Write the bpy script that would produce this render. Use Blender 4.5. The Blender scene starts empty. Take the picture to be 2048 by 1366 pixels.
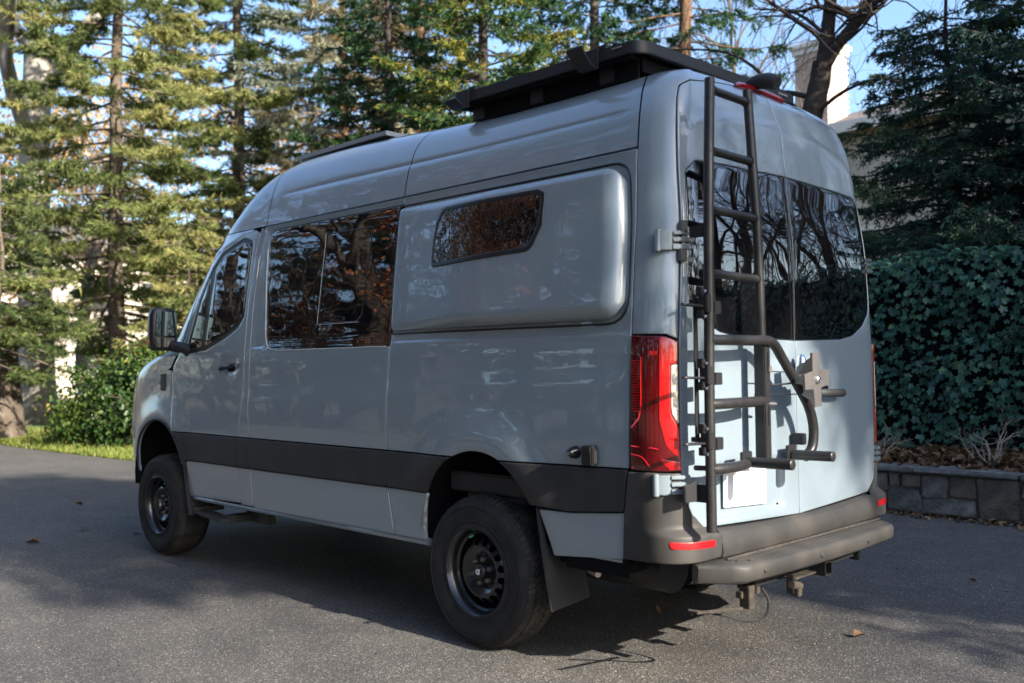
import bpy, bmesh, math, random, bisect
import numpy as np
from mathutils import Vector, Matrix
from mathutils.geometry import delaunay_2d_cdt
random.seed(7)
rng = np.random.default_rng(7)
PI = math.pi
C = bpy.context.scene.collection
scene = bpy.context.scene

# ------------------------------------------------------------ camera, sky, sun
cam = bpy.data.cameras.new('camera'); camo = bpy.data.objects.new('camera', cam); C.objects.link(camo)
scene.camera = camo
YAW, PITCH, ROLL = 2.36346, 0.025003, -0.012224
fw = Vector((math.cos(YAW)*math.cos(PITCH), math.sin(YAW)*math.cos(PITCH), math.sin(PITCH)))
rt = Vector((math.sin(YAW), -math.cos(YAW), 0)); up = rt.cross(fw)
r2 = rt*math.cos(ROLL)+up*math.sin(ROLL); u2 = -rt*math.sin(ROLL)+up*math.cos(ROLL)
CAM = Vector((2.4062, -4.3326, 1.4400))
camo.matrix_world = Matrix(((r2.x, u2.x, -fw.x, CAM.x), (r2.y, u2.y, -fw.y, CAM.y), (r2.z, u2.z, -fw.z, CAM.z), (0, 0, 0, 1)))
cam.sensor_width = 36; cam.lens = 33.96; cam.clip_end = 2000; cam.clip_start = .05
cam.dof.use_dof = True; cam.dof.focus_distance = 5.6; cam.dof.aperture_fstop = 2.2

SUN_EL, SUN_AZ = math.radians(27), math.radians(0.6)      # direction towards the sun, azimuth from +x
w = bpy.data.worlds.new('World'); scene.world = w; w.use_nodes = True
nt = w.node_tree; nt.nodes.clear()
sky = nt.nodes.new('ShaderNodeTexSky'); sky.sky_type = 'NISHITA'; sky.sun_disc = False
sky.sun_elevation = SUN_EL; sky.sun_rotation = PI/2 - SUN_AZ
sky.air_density = 1.0; sky.dust_density = 2.2; sky.ozone_density = 3.5
bg = nt.nodes.new('ShaderNodeBackground'); bg.inputs['Strength'].default_value = .13
ow = nt.nodes.new('ShaderNodeOutputWorld')
nt.links.new(sky.outputs[0], bg.inputs[0]); nt.links.new(bg.outputs[0], ow.inputs[0])
sun = bpy.data.lights.new('sun', 'SUN'); sun.energy = 5.0; sun.angle = math.radians(.55); sun.color = (1, .92, .80)
suno = bpy.data.objects.new('sun', sun); C.objects.link(suno)
sd = Vector((math.cos(SUN_EL)*math.cos(SUN_AZ), math.cos(SUN_EL)*math.sin(SUN_AZ), math.sin(SUN_EL)))
suno.rotation_euler = sd.to_track_quat('Z', 'Y').to_euler(); suno.location = (20, 0, 12)
scene.view_settings.view_transform = 'Standard'; scene.view_settings.look = 'None'
scene.view_settings.exposure = 1.6; scene.view_settings.gamma = 1; scene.view_settings.use_curve_mapping = False
scene.render.engine = 'CYCLES'
scene.cycles.max_bounces = 7; scene.cycles.transparent_max_bounces = 8; scene.cycles.caustics_reflective = False

# ------------------------------------------------------------ helpers
WL = {}
def link(o, parent=None, loc=(0, 0, 0)):
    C.objects.link(o); o.location = loc; WL[o.name] = Vector(loc)
    if parent is not None:
        o.parent = parent; o.matrix_parent_inverse = Matrix.Translation(-WL[parent.name])
    return o
def tag(o, label=None, cat=None, group=None, kind=None):
    if label: o['label'] = label
    if cat: o['category'] = cat
    if group: o['group'] = group
    if kind: o['kind'] = kind
    return o
def empty(name, loc, label, cat, group=None):
    return tag(link(bpy.data.objects.new(name, None), None, loc), label, cat, group)
def copy_tree(o, parent=None):
    c = o.copy(); C.objects.link(c); WL[c.name] = WL.get(o.name, Vector((0, 0, 0)))
    if parent is not None: c.parent = parent
    for ch in [x for x in ALL(o)]: copy_tree(ch, c)
    return c
KIDS = {}
def ALL(o): return list(o.children)
def mk(name, verts, faces, mat, parent=None, loc=(0, 0, 0), smooth=True, mats=None, midx=None):
    me = bpy.data.meshes.new(name); me.from_pydata([tuple(v) for v in verts], [], faces)
    for m in (mats or [mat]): me.materials.append(m)
    if midx is not None: me.polygons.foreach_set('material_index', midx)
    if smooth: me.polygons.foreach_set('use_smooth', [True]*len(me.polygons))
    me.update(); o = bpy.data.objects.new(name, me)
    return link(o, parent, loc)
def mknp(name, V, F, mat, parent=None, loc=(0, 0, 0), tone=None, smooth=False, kind=None):
    """V (n,3) float, F (m,k) int"""
    me = bpy.data.meshes.new(name); n, (m, k) = len(V), F.shape
    me.vertices.add(n); me.vertices.foreach_set('co', np.ascontiguousarray(V, dtype=np.float32).ravel())
    me.loops.add(m*k); me.loops.foreach_set('vertex_index', np.ascontiguousarray(F, dtype=np.int32).ravel())
    me.polygons.add(m); me.polygons.foreach_set('loop_start', np.arange(0, m*k, k, dtype=np.int32))
    if tone is not None:
        a = me.attributes.new('tone', 'FLOAT', 'POINT'); a.data.foreach_set('value', np.ascontiguousarray(tone, dtype=np.float32))
    me.materials.append(mat); me.update(calc_edges=True)
    if smooth: me.polygons.foreach_set('use_smooth', [True]*m)
    o = bpy.data.objects.new(name, me); link(o, parent, loc)
    if kind: o['kind'] = kind
    return o

class MB:
    def __init__(s): s.v = []; s.f = []
    def add(s, v, f):
        n = len(s.v); s.v += [tuple(x) for x in v]; s.f += [tuple(i+n for i in q) for q in f]; return s
    def box(s, c, d, R=None):
        c = Vector(c); hx, hy, hz = d[0]/2, d[1]/2, d[2]/2
        v = [Vector((x, y, z)) for x in (-hx, hx) for y in (-hy, hy) for z in (-hz, hz)]
        if R is not None: v = [R @ q for q in v]
        return s.add([q+c for q in v], [(0, 1, 3, 2), (4, 6, 7, 5), (0, 4, 5, 1), (2, 3, 7, 6), (0, 2, 6, 4), (1, 5, 7, 3)])
    def tube(s, pts, r, n=12, cap=True, up=None):
        pts = [Vector(p) for p in pts]; m = len(pts)
        rr = [r]*m if isinstance(r, (int, float)) else list(r)
        prev = None; rings = []
        for i, p in enumerate(pts):
            t = (pts[min(i+1, m-1)]-pts[max(i-1, 0)]).normalized()
            if prev is None:
                a = Vector((0, 0, 1)) if abs(t.z) < .9 else Vector((1, 0, 0)); prev = t.cross(a).normalized()
            prev = (prev-t*prev.dot(t)).normalized(); b = t.cross(prev)
            rings.append([p+(prev*math.cos(2*PI*k/n)+b*math.sin(2*PI*k/n))*rr[i] for k in range(n)])
        v = [q for ring in rings for q in ring]
        f = [(i*n+k, i*n+(k+1) % n, (i+1)*n+(k+1) % n, (i+1)*n+k) for i in range(m-1) for k in range(n)]
        if cap: f += [tuple(range(n))[::-1], tuple((m-1)*n+k for k in range(n))]
        return s.add(v, f)
    def lathe(s, prof, n=48, axis='y', c=(0, 0, 0)):
        """prof [(radius, along)]"""
        c = Vector(c); m = len(prof); v = []
        for r, a in prof:
            for k in range(n):
                t = 2*PI*k/n; x, y = r*math.cos(t), r*math.sin(t)
                v.append(c+(Vector((x, a, y)) if axis == 'y' else Vector((a, x, y)) if axis == 'x' else Vector((x, y, a))))
        f = [(i*n+k, i*n+(k+1) % n, (i+1)*n+(k+1) % n, (i+1)*n+k) for i in range(m-1) for k in range(n)]
        return s.add(v, f)
    def prism(s, pts, n3, depth):
        """planar polygon (3D points) pushed along n3*depth"""
        d = Vector(n3)*depth; k = len(pts); p = [Vector(q) for q in pts]
        f = [tuple(range(k)), tuple(range(2*k-1, k-1, -1))]+[(i, i+k, (i+1) % k+k, (i+1) % k) for i in range(k)]
        return s.add(p+[q+d for q in p], f)
    def build(s, name, mat, parent=None, loc=(0, 0, 0), bevel=0, smooth=True, seg=2):
        L = Vector(loc); me = bpy.data.meshes.new(name)
        me.from_pydata([tuple(Vector(v)-L) for v in s.v], [], s.f)
        bm = bmesh.new(); bm.from_mesh(me)
        bmesh.ops.recalc_face_normals(bm, faces=bm.faces)
        if bevel:
            ed = [e for e in bm.edges if len(e.link_faces) == 2 and e.calc_face_angle(0) > .6]
            bmesh.ops.bevel(bm, geom=ed, offset=bevel, segments=seg, affect='EDGES', clamp_overlap=True)
        for f in bm.faces: f.smooth = smooth
        if smooth:
            for e in bm.edges:
                if len(e.link_faces) == 2 and e.calc_face_angle(0) > .75: e.smooth = False
        bm.to_mesh(me); bm.free(); me.materials.append(mat)
        return link(bpy.data.objects.new(name, me), parent, loc)
def spline(pts, n=6, closed=False):
    P = [Vector(p) for p in pts]; out = []; m = len(P)
    for i in range(m if closed else m-1):
        p0, p1, p2, p3 = (P[(i-1) % m], P[i], P[(i+1) % m], P[(i+2) % m]) if closed else (P[max(i-1, 0)], P[i], P[i+1], P[min(i+2, m-1)])
        for k in range(n):
            t = k/n
            out.append(.5*((2*p1)+(p2-p0)*t+(2*p0-5*p1+4*p2-p3)*t*t+(3*p1-3*p2+p3-p0)*t**3))
    if not closed: out.append(P[-1])
    return out

# ------------------------------------------------------------ materials
def mat(name, col, rough=.5, metal=0., spec=.5, coat=0., coat_r=.03, noise=None, bump=None, ior=1.45, var=None):
    m = bpy.data.materials.new(name); m.use_nodes = True; nt = m.node_tree; b = nt.nodes['Principled BSDF']
    b.inputs['Base Color'].default_value = (*col, 1); b.inputs['Roughness'].default_value = rough
    b.inputs['Metallic'].default_value = metal; b.inputs['IOR'].default_value = ior
    b.inputs['Specular IOR Level'].default_value = spec
    b.inputs['Coat Weight'].default_value = coat; b.inputs['Coat Roughness'].default_value = coat_r
    tc = nt.nodes.new('ShaderNodeTexCoord')
    if noise:      # (scale, colour2, low, high, detail)
        n = nt.nodes.new('ShaderNodeTexNoise'); n.inputs['Scale'].default_value = noise[0]; n.inputs['Detail'].default_value = noise[4]
        r = nt.nodes.new('ShaderNodeMapRange'); r.inputs[1].default_value = noise[2]; r.inputs[2].default_value = noise[3]
        x = nt.nodes.new('ShaderNodeMix'); x.data_type = 'RGBA'
        x.inputs[6].default_value = (*col, 1); x.inputs[7].default_value = (*noise[1], 1)
        nt.links.new(tc.outputs['Object'], n.inputs['Vector']); nt.links.new(n.outputs[0], r.inputs[0])
        nt.links.new(r.outputs[0], x.inputs[0]); nt.links.new(x.outputs[2], b.inputs['Base Color'])
    if bump:       # [(scale, strength, distance, coat too)]
        prev = None
        for sc, st, di in bump:
            n = nt.nodes.new('ShaderNodeTexNoise'); n.inputs['Scale'].default_value = sc; n.inputs['Detail'].default_value = 2
            bp = nt.nodes.new('ShaderNodeBump'); bp.inputs['Strength'].default_value = st; bp.inputs['Distance'].default_value = di
            nt.links.new(tc.outputs['Object'], n.inputs['Vector']); nt.links.new(n.outputs[0], bp.inputs['Height'])
            if prev: nt.links.new(prev.outputs[0], bp.inputs['Normal'])
            prev = bp
        nt.links.new(prev.outputs[0], b.inputs['Normal']); nt.links.new(prev.outputs[0], b.inputs['Coat Normal'])
    return m
def foliage(name, cols, trans=.35, rough=.6):
    """cols: list of (pos, rgb) over the per-leaf 'tone' attribute"""
    m = bpy.data.materials.new(name); m.use_nodes = True; nt = m.node_tree; b = nt.nodes['Principled BSDF']
    a = nt.nodes.new('ShaderNodeAttribute'); a.attribute_name = 'tone'
    r = nt.nodes.new('ShaderNodeValToRGB'); e = r.color_ramp.elements
    e[0].position, e[0].color = cols[0][0], (*cols[0][1], 1); e[1].position, e[1].color = cols[-1][0], (*cols[-1][1], 1)
    for p, c in cols[1:-1]:
        k = e.new(p); k.color = (*c, 1)
    nt.links.new(a.outputs['Fac'], r.inputs[0]); nt.links.new(r.outputs[0], b.inputs['Base Color'])
    b.inputs['Roughness'].default_value = rough; b.inputs['Specular IOR Level'].default_value = .35
    t = nt.nodes.new('ShaderNodeBsdfTranslucent'); nt.links.new(r.outputs[0], t.inputs[0])
    mx = nt.nodes.new('ShaderNodeMixShader'); mx.inputs[0].default_value = trans
    out = [n for n in nt.nodes if n.type == 'OUTPUT_MATERIAL'][0]
    nt.links.new(b.outputs[0], mx.inputs[1]); nt.links.new(t.outputs[0], mx.inputs[2]); nt.links.new(mx.outputs[0], out.inputs[0])
    return m

PAINT = mat('paint', (.198, .247, .284), .28, 0, .5, 1.0, .015, noise=(1.1, (.208, .252, .279), .4, .65, 5), bump=[(2.2, .14, .02), (9, .05, .006)])
CLAD = mat('cladding', (.024, .024, .026), .58, 0, .4, noise=(6, (.034, .033, .032), .4, .7, 3), bump=[(900, .25, .0006)])
CLADW = mat('worn_cladding', (.030, .029, .028), .55, 0, .4, noise=(3.5, (.068, .062, .055), .42, .72, 5), bump=[(900, .25, .0006)])
PAINT.node_tree.nodes['Principled BSDF'].inputs['Coat IOR'].default_value = 1.6
BLACK = mat('dark_inside', (.006, .006, .007), .9, 0, .1)
GLASS = mat('tinted_glass', (.004, .004, .005), .015, 0, .9, 1.0, .0, ior=1.65, bump=[(2.6, .10, .02)])
GLASSW = mat('wavy_acrylic', (.004, .004, .005), .015, 0, .9, 1.0, .0, ior=1.65, bump=[(9, .35, .012), (24, .12, .004)])
TRIM = mat('black_trim', (.012, .012, .013), .35)
STEEL = mat('powder_coated_steel', (.027, .027, .029), .36, .35, .5, noise=(30, (.038, .035, .032), .4, .7, 2), bump=[(350, .12, .0008)])
STEELB = mat('black_steel', (.022, .022, .024), .42, .2)
ALU = mat('worn_aluminium', (.30, .28, .27), .4, .75, noise=(20, (.28, .25, .23), .4, .7, 3))
CHROME = mat('bright_bolt', (.8, .8, .8), .15, 1)
RUBBER = mat('tyre_rubber', (.016, .016, .017), .75, 0, .3, noise=(9, (.032, .030, .028), .45, .75, 4), bump=[(120, .2, .001)])
TREAD = mat('tread_rubber', (.026, .025, .024), .85, 0, .3, noise=(14, (.07, .06, .05), .4, .75, 4))
RIM = mat('rim_paint', (.020, .021, .024), .26, .4, .5, .6, .08)
RED = mat('red_lens', (.50, .004, .006), .12, 0, .6, 1, .02)
REDD = mat('shaded_dark_red_lens', (.08, .001, .003), .12, 0, .6, 1, .02)  # darker red also carries the shade on the side half of the lamp
REDB = mat('red_reflector', (.42, .006, .01), .25, 0, .6, 1, .05, bump=[(260, .6, .002)])
CLEAR = mat('clear_lens', (.48, .45, .42), .12, .3, .6, 1, .02, bump=[(60, .4, .003)])
WHITE = mat('white_plate', (.82, .82, .82), .4)
DIRT = mat('dusty_metal', (.04, .035, .03), .7, .3, noise=(25, (.085, .068, .05), .4, .7, 4))
RUST = mat('rusty_metal', (.20, .085, .035), .85, 0, noise=(40, (.4, .2, .08), .4, .7, 3))
GREYP = mat('hinge_paint', (.17, .205, .23), .35, 0, .5, .5, .06)
PANELS = mat('solar_frame', (.30, .30, .31), .4, .5)
PVCELL = mat('solar_cell', (.01, .012, .03), .15)
ORANGE = mat('amber_lens', (.55, .20, .05), .2, 0, .5, .6)
MIRG = mat('mirror_glass', (.12, .16, .17), .02, 1)
BRASS = mat('brass', (.5, .38, .15), .3, 1)
WHITEP = mat('white_print', (.75, .75, .75), .5)
CHIPPED = mat('seam_sealer', (.42, .42, .40), .8, noise=(30, (.2, .2, .19), .4, .6, 3))
# ------------------------------------------------------------ van skin as a chart (s along the flank and round the corner, z up)
def interp(x, xs, ys):
    if x <= xs[0]: return ys[0]
    if x >= xs[-1]: return ys[-1]
    i = bisect.bisect_right(xs, x)-1
    def sl(k):
        if k <= 0 or k >= len(xs)-1:
            k0 = max(0, k-1); k1 = min(len(xs)-1, k+1); return (ys[k1]-ys[k0])/(xs[k1]-xs[k0])
        a = (ys[k]-ys[k-1])/(xs[k]-xs[k-1]); b = (ys[k+1]-ys[k])/(xs[k+1]-xs[k])
        return 0 if a*b <= 0 else 2*a*b/(a+b)
    h = xs[i+1]-xs[i]; t = (x-xs[i])/h; m0 = sl(i)*h; m1 = sl(i+1)*h
    return (2*t**3-3*t*t+1)*ys[i]+(t**3-2*t*t+t)*m0+(-2*t**3+3*t*t)*ys[i+1]+(t**3-t*t)*m1
def lin(x, xs, ys): return float(np.interp(x, xs, ys))
def sstep(a, b, x):
    t = min(1, max(0, (x-a)/(b-a))); return t*t*(3-2*t)
WZ = [.3, .5, .75, 1.05, 1.5, 1.6, 2.0, 2.4, 2.57, 2.68, 2.76, 2.82, 2.86, 2.885]
WV = [.985, .994, 1.003, 1.008, 1.0, .993, .955, .905, .868, .82, .745, .64, .5, .33]
LZ = [.3, 1.55, 2.0, 2.32, 2.57, 2.73, 2.835, 2.885]
LV = [0, 0, .005, .035, .06, .10, .20, .32]
FZ = [.3, .5, .75, 1.0, 1.2, 1.38, 1.48, 1.54, 1.6, 1.9, 2.3, 2.5, 2.7, 2.8, 2.86, 2.885]
FV = [-5.85, -5.96, -6.04, -6.06, -6.03, -5.92, -5.72, -5.45, -5.1, -4.83, -4.5, -4.3, -4.0, -3.72, -3.3, -2.9]
RX, RY = .15, .17
SE = -RX+RX*PI/2
SC = SE+1.0-RY
def xsf(z): return interp(z, FZ, FV)+interp(z, [.3, 1.2, 1.5, 1.62, 2.8], [.8, .8, .6, .42, .5])
def s_nose(z): return xsf(z)-(xsf(z)-interp(z, FZ, FV))*PI/2
def disp(s, z, left=True):
    d = 0.0
    for cx, cz, r0 in ((-1.225, .575, .475), (-4.92, .63, .45)):
        q = math.hypot(s-cx, z-cz)
        if q < 1.2: d += .028*math.exp(-((q-r0)/.12)**2)*sstep(.55, .95, z)
    if s < -.2:
        k = sstep(-4.1, -3.9, s)*sstep(-.215, -.26, s)
        d -= .009*sstep(1.573, 1.588, z)*sstep(2.405, 2.39, z)*k if s > -3.5 else 0
        k = sstep(-3.4, -3.0, s)*sstep(-.24, -.34, s)
        d -= .010*math.exp(-((z-2.598)/.011)**2)*k + .005*sstep(2.59, 2.62, z)*k
        zc = 1.27+.042*(s+3.5)
        d += .005*sstep(zc+.02, zc-.02, z)*sstep(-3.9, -3.5, s)*sstep(-.23, -.4, s)*sstep(1.0, 1.1, z)
    if s > .02:
        zr = lin(s, [.03, .12, .5, .92], [2.45, 2.555, 2.615, 2.632])
        d -= .014*sstep(zr-.014, zr+.016, z)*sstep(.03, .07, s)
        if left:
            d -= .024*sstep(.15, .19, s)*sstep(.80, .74, s)*sstep(1.028-.02, 1.0-.06, z)*sstep(.74, .765, z)
        d += .004*sstep(.965, .945, z)*sstep(.12, .2, s)
        if not left:
            q = math.hypot((s-.625)/.115, (z-1.295)/.062)
            d -= .022*max(0, 1-q*q) if q < 1 else 0
    if -4.3 < s < -3.3:
        q = math.hypot((s+3.80)/.115, (z-1.462)/.062)
        d -= .022*max(0, 1-q*q) if q < 1 else 0
    return d
def surf(s, z, off=0.0, left=True):
    W = interp(z, WZ, WV); L = interp(z, LZ, LV)
    if s >= -RX:
        if s < SE:
            f = (s+RX)/RX; x = -RX+RX*math.sin(f); y = (1-RY)+RY*math.cos(f); nx, ny = math.sin(f), math.cos(f)
        else: x = 0.0; y = SC-s; nx, ny = 1, 0
        x -= .02*min(1, (abs(y)/.8))**2
    else:
        x = s; y = 1.0; nx, ny = 0, 1
        xs = xsf(z); F = interp(z, FZ, FV); Lf = xs-F
        if s < xs:
            f = min((xs-s)/Lf, PI/2)
            x = xs-Lf*math.sin(f); y = max(0, math.cos(f))**.62; nx, ny = -math.sin(f), math.cos(f)
        if s > -.5: x -= .02*sstep(-.5, -RX, s)
        y *= 1-.03*sstep(-3.4, -5.6, s)
    x -= L*sstep(-1.6, -.05, s)
    d = disp(s, z, left)+off
    x += nx*d; yy = y*W+ny*d
    return Vector((x, -yy, z+.07*sstep(2.5, 2.8, z)*sstep(-1.2, -3.0, x)*sstep(-5, -3.2, x)))

def rounded(pts, seg=5):
    out = []; n = len(pts)
    for i, p in enumerate(pts):
        if len(p) < 3 or p[2] <= 0: out.append((p[0], p[1])); continue
        a = Vector(pts[i-1][:2]); b = Vector(p[:2]); c = Vector(pts[(i+1) % n][:2])
        u = (a-b); v = (c-b); th = u.angle(v); t = min(p[2]/math.tan(th/2), u.length*.48, v.length*.48)
        p0 = b+u.normalized()*t; p1 = b+v.normalized()*t
        for k in range(seg+1):
            q = k/seg; out.append(tuple((1-q)**2*p0+2*q*(1-q)*b+q*q*p1))
    return out
def resample(pts, step=.04):
    out = []; n = len(pts)
    for i in range(n):
        a = Vector(pts[i]); b = Vector(pts[(i+1) % n]); m = max(1, int(math.ceil((b-a).length/step)))
        for k in range(m): out.append(a+(b-a)*k/m)
    return out
def clean(pts):
    out = []
    for p in pts:
        if not out or (Vector(p)-Vector(out[-1])).length > 1e-4: out.append(p)
    if (Vector(out[0])-Vector(out[-1])).length < 1e-4: out.pop()
    return out
def area(p): return .5*sum(p[i-1][0]*p[i][1]-p[i][0]*p[i-1][1] for i in range(len(p)))
def inset(p, d):
    n = len(p); out = []
    for i in range(n):
        a, b, c = p[i-1], p[i], p[(i+1) % n]
        e1 = (b-a).normalized(); e2 = (c-b).normalized()
        n1 = Vector((-e1.y, e1.x)); n2 = Vector((-e2.y, e2.x)); m = n1+n2
        if m.length < 1e-6: m = n1
        m.normalize(); k = max(.35, m.dot(n1)); out.append(b+m*(d/k))
    return out
def pip(P, poly):
    x, y = P[:, 0], P[:, 1]; c = np.zeros(len(P), bool); n = len(poly); j = n-1
    for i in range(n):
        xi, yi = poly[i]; xj, yj = poly[j]
        if yi != yj: c ^= ((yi > y) != (yj > y)) & (x < (xj-xi)*(y-yi)/(yj-yi)+xi)
        j = i
    return c
def panel(name, outline, mat, parent, holes=(), off=0.0, left=True, gs=.05, gz=.05, zl=(), sl=(), lip=.003, skirt=.016, fn=None, step=.04, side=1):
    fn = fn or (lambda s, z: off)
    loops = []
    for k, o in enumerate([outline]+list(holes)):
        p = clean(rounded(o)); p = resample(p, step); p = clean([tuple(q) for q in p]); p = [Vector(q) for q in p]
        if (area(p) > 0) != (k == 0): p.reverse()
        loops.append(p)
    L2 = [inset(p, lip*1.8) for p in loops]; L1 = [inset(p, lip*.6) for p in loops]
    P = np.array([tuple(q) for q in L2[0]]); lo, hi = P.min(0), P.max(0)
    ss = sorted(list(np.arange(lo[0]+gs/2, hi[0], gs))+[x for x in sl if lo[0] < x < hi[0]])
    zz = sorted(list(np.arange(lo[1]+gz/2, hi[1], gz))+[x for x in zl if lo[1] < x < hi[1]])
    G = np.array([(a, b) for a in ss for b in zz]) if ss and zz else np.zeros((0, 2))
    if len(G):
        G = G+np.stack([np.sin(G[:, 1]*331)*1e-5, np.cos(G[:, 0]*211)*1e-5], 1)
        ok = pip(G, [tuple(q) for q in L2[0]])
        for h in L2[1:]: ok &= ~pip(G, [tuple(q) for q in h])
        G = G[ok]
        for lp in L2:
            A = np.array([tuple(q) for q in lp]); B = np.roll(A, -1, 0); AB = B-A; l2 = (AB**2).sum(1)+1e-12
            if not len(G): break
            t = np.clip(((G[:, None]-A[None])*AB[None]).sum(2)/l2, 0, 1)
            D = np.sqrt((((A[None]+t[..., None]*AB[None])-G[:, None])**2).sum(2)).min(1)
            G = G[D > min(gs, gz)*.3]
    verts = []; edges = []
    for lp in L2:
        n0 = len(verts); verts += [Vector(q) for q in lp]; m = len(lp); edges += [(n0+i, n0+(i+1) % m) for i in range(m)]
    verts += [Vector(tuple(q)) for q in G]
    V, E, F, ov, _, _ = delaunay_2d_cdt(verts, edges, [], 0, 1e-7)
    cen = np.array([((V[f[0]][0]+V[f[1]][0]+V[f[2]][0])/3, (V[f[0]][1]+V[f[1]][1]+V[f[2]][1])/3) for f in F])
    ok = pip(cen, [tuple(q) for q in L2[0]])
    for h in L2[1:]: ok &= ~pip(cen, [tuple(q) for q in h])
    pos = [surf(v[0], v[1], fn(v[0], v[1]), left) for v in V]
    fs = [tuple(f) for f, o in zip(F, ok) if o]
    for a, b, c in zip(loops, L1, L2):
        m = len(a); n0 = len(pos)
        pos += [surf(q[0], q[1], fn(q[0], q[1]), left) for q in c]
        pos += [surf(q[0], q[1], fn(q[0], q[1])-lip*.10, left) for q in b]
        pos += [surf(q[0], q[1], fn(q[0], q[1])-lip*.45, left) for q in a]
        pos += [surf(q[0], q[1], fn(q[0], q[1])-skirt, left) for q in a]
        for r in range(3):
            for i in range(m):
                j = (i+1) % m; fs.append((n0+(r+1)*m+i, n0+(r+1)*m+j, n0+r*m+j, n0+r*m+i))
    if side < 0: pos = [Vector((p.x, -p.y, p.z)) for p in pos]; fs = [f[::-1] for f in fs]
    me = bpy.data.meshes.new(name); me.from_pydata(pos, [], fs)
    bm = bmesh.new(); bm.from_mesh(me); bmesh.ops.remove_doubles(bm, verts=bm.verts, dist=2e-5)
    for f in bm.faces: f.smooth = True
    bm.to_mesh(me); bm.free(); me.materials.append(mat)
    return link(bpy.data.objects.new(name, me), parent, (0, 0, 0))
def mirror(o, parent=None, name=None):
    me = o.data.copy(); n = len(me.vertices); co = np.empty(n*3, np.float32); me.vertices.foreach_get('co', co)
    co = co.reshape(-1, 3); co[:, 1] *= -1; me.vertices.foreach_set('co', co.ravel()); me.flip_normals(); me.update()
    c = bpy.data.objects.new(name or o.name.split('.')[0], me); l = WL[o.name]
    link(c, parent or o.parent, (l.x, -l.y, l.z))
    if 'kind' in o: c['kind'] = o['kind']
    return c
def gridp(name, srange, zs, ns, mat, parent, off=0.0):
    v = []; f = []
    for z in zs:
        a, b = srange(z)
        for k in range(ns+1): v.append(surf(a+(b-a)*k/ns, z, off))
    for i in range(len(zs)-1):
        for k in range(ns): q = i*(ns+1)+k; f.append((q, q+1, q+ns+2, q+ns+1))
    return mk(name, v, f, mat, parent)

van = empty('camper_van', (-2.9, 0, 0), 'blue grey high roof camper van with black roof rack and rear ladder', 'van')
GAP = .0038
SA = lambda z: lin(z, [.5, .88, 1.283, 1.30, 1.914, 2.259, 2.393], [-3.65, -3.67, -3.605, -3.592, -3.589, -3.554, -3.515])
SB = lambda z: lin(z, [.505, .757, 1.229, 1.568, 1.91, 2.253, 2.401], [-3.48, -3.513, -3.522, -3.517, -3.515, -3.492, -3.454])
SCm = lambda z: lin(z, [.527, .776, .974, 1.537, 1.82, 2.41], [-1.94, -1.986, -1.981, -1.967, -1.945, -1.935])
SD = lambda z: lin(z, [.583, .801, .978, 1.569, 1.946, 2.354, 2.643, 2.9], [-.278, -.262, -.235, -.217, -.215, -.196, -.19, -.20])
SF = lambda z: lin(z, [.5, .76, .95, 1.209, 1.439], [-4.46, -4.45, -4.655, -4.703, -4.712])
def seam(fn, z0, z1, off, n=12): return [(fn(z0+(z1-z0)*k/n)+off, z0+(z1-z0)*k/n) for k in range(n+1)]
def arc(cx, cz, r, a0, a1, n=16): return [(cx+r*math.cos(math.radians(a0+(a1-a0)*k/n)), cz+r*math.sin(math.radians(a0+(a1-a0)*k/n))) for k in range(n+1)]
RA = (-1.225, .575, .435); FA = (-4.92, .63, .42)
def angz(A, z, right): 
    a = math.degrees(math.asin(max(-1, min(1, (z-A[1])/A[2])))); return a if right else 180-a
zfine = [1.572, 1.576, 1.580, 1.584, 1.588, 1.594, 2.575, 2.584, 2.59, 2.595, 2.60, 2.605, 2.612, 2.62]
ZT = .974; ZM = .967; ZN = .768; ZL = .761
parts = []
# black core behind every gap
zs = [.5, .6, .7, .8, .9, 1.0, 1.1, 1.25, 1.4, 1.5, 1.6, 1.8, 2.0, 2.2, 2.4, 2.5, 2.6, 2.7, 2.78, 2.83, 2.87, 2.885]
v = []; f = []; NS = 150
for z in zs:
    a = s_nose(z)
    for k in range(NS+1): v.append((a+(SC-a)*k/NS, z))
for i in range(len(zs)-1):
    for k in range(NS):
        q = i*(NS+1)+k; s_, z_ = v[q][0], (zs[i]+zs[i+1])/2
        if math.hypot(s_-RA[0], z_-RA[1]) < RA[2]+.1 or math.hypot(s_-FA[0], z_-FA[1]) < FA[2]+.1 or (z_ < .62 and s_ > -.3): continue
        f.append((q, q+1, q+NS+2, q+NS+1))
core = mk('inner_shell', [surf(a, b, -.0115) for a, b in v], f, BLACK, van)
core2 = mk('inner_shell', [surf(a, b, -.0115, False) for a, b in v], f, BLACK, None)
mirror(core2, van); bpy.data.objects.remove(core2)

# roof skins
ztop = [2.416, 2.46, 2.5, 2.54, 2.57, 2.582, 2.588, 2.593, 2.598, 2.603, 2.608, 2.614, 2.625, 2.65, 2.68, 2.71, 2.74, 2.765, 2.785, 2.80, 2.815, 2.828, 2.84, 2.85, 2.86, 2.868, 2.876, 2.885]
rl = [gridp('roof_panel', lambda z: (SCm(2.41)+GAP, SD(z)-GAP), ztop, 40, PAINT, van),
      gridp('roof_panel', lambda z: (-3.445+GAP, SCm(2.41)-GAP), ztop, 30, PAINT, van),
      gridp('roof_panel', lambda z: (s_nose(z), -3.445-GAP), ztop, 40, PAINT, van)]
for o in rl: mirror(o)
# roof cap
cv = [surf(s_nose(2.885)+(SC-s_nose(2.885))*k/60, 2.885) for k in range(61)]
capv = cv+[Vector((p.x, -p.y, p.z)) for p in cv]
mk('roof_cap', capv, [(k, k+1, 61+k+1, 61+k) for k in range(60)], PAINT, van)

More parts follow.
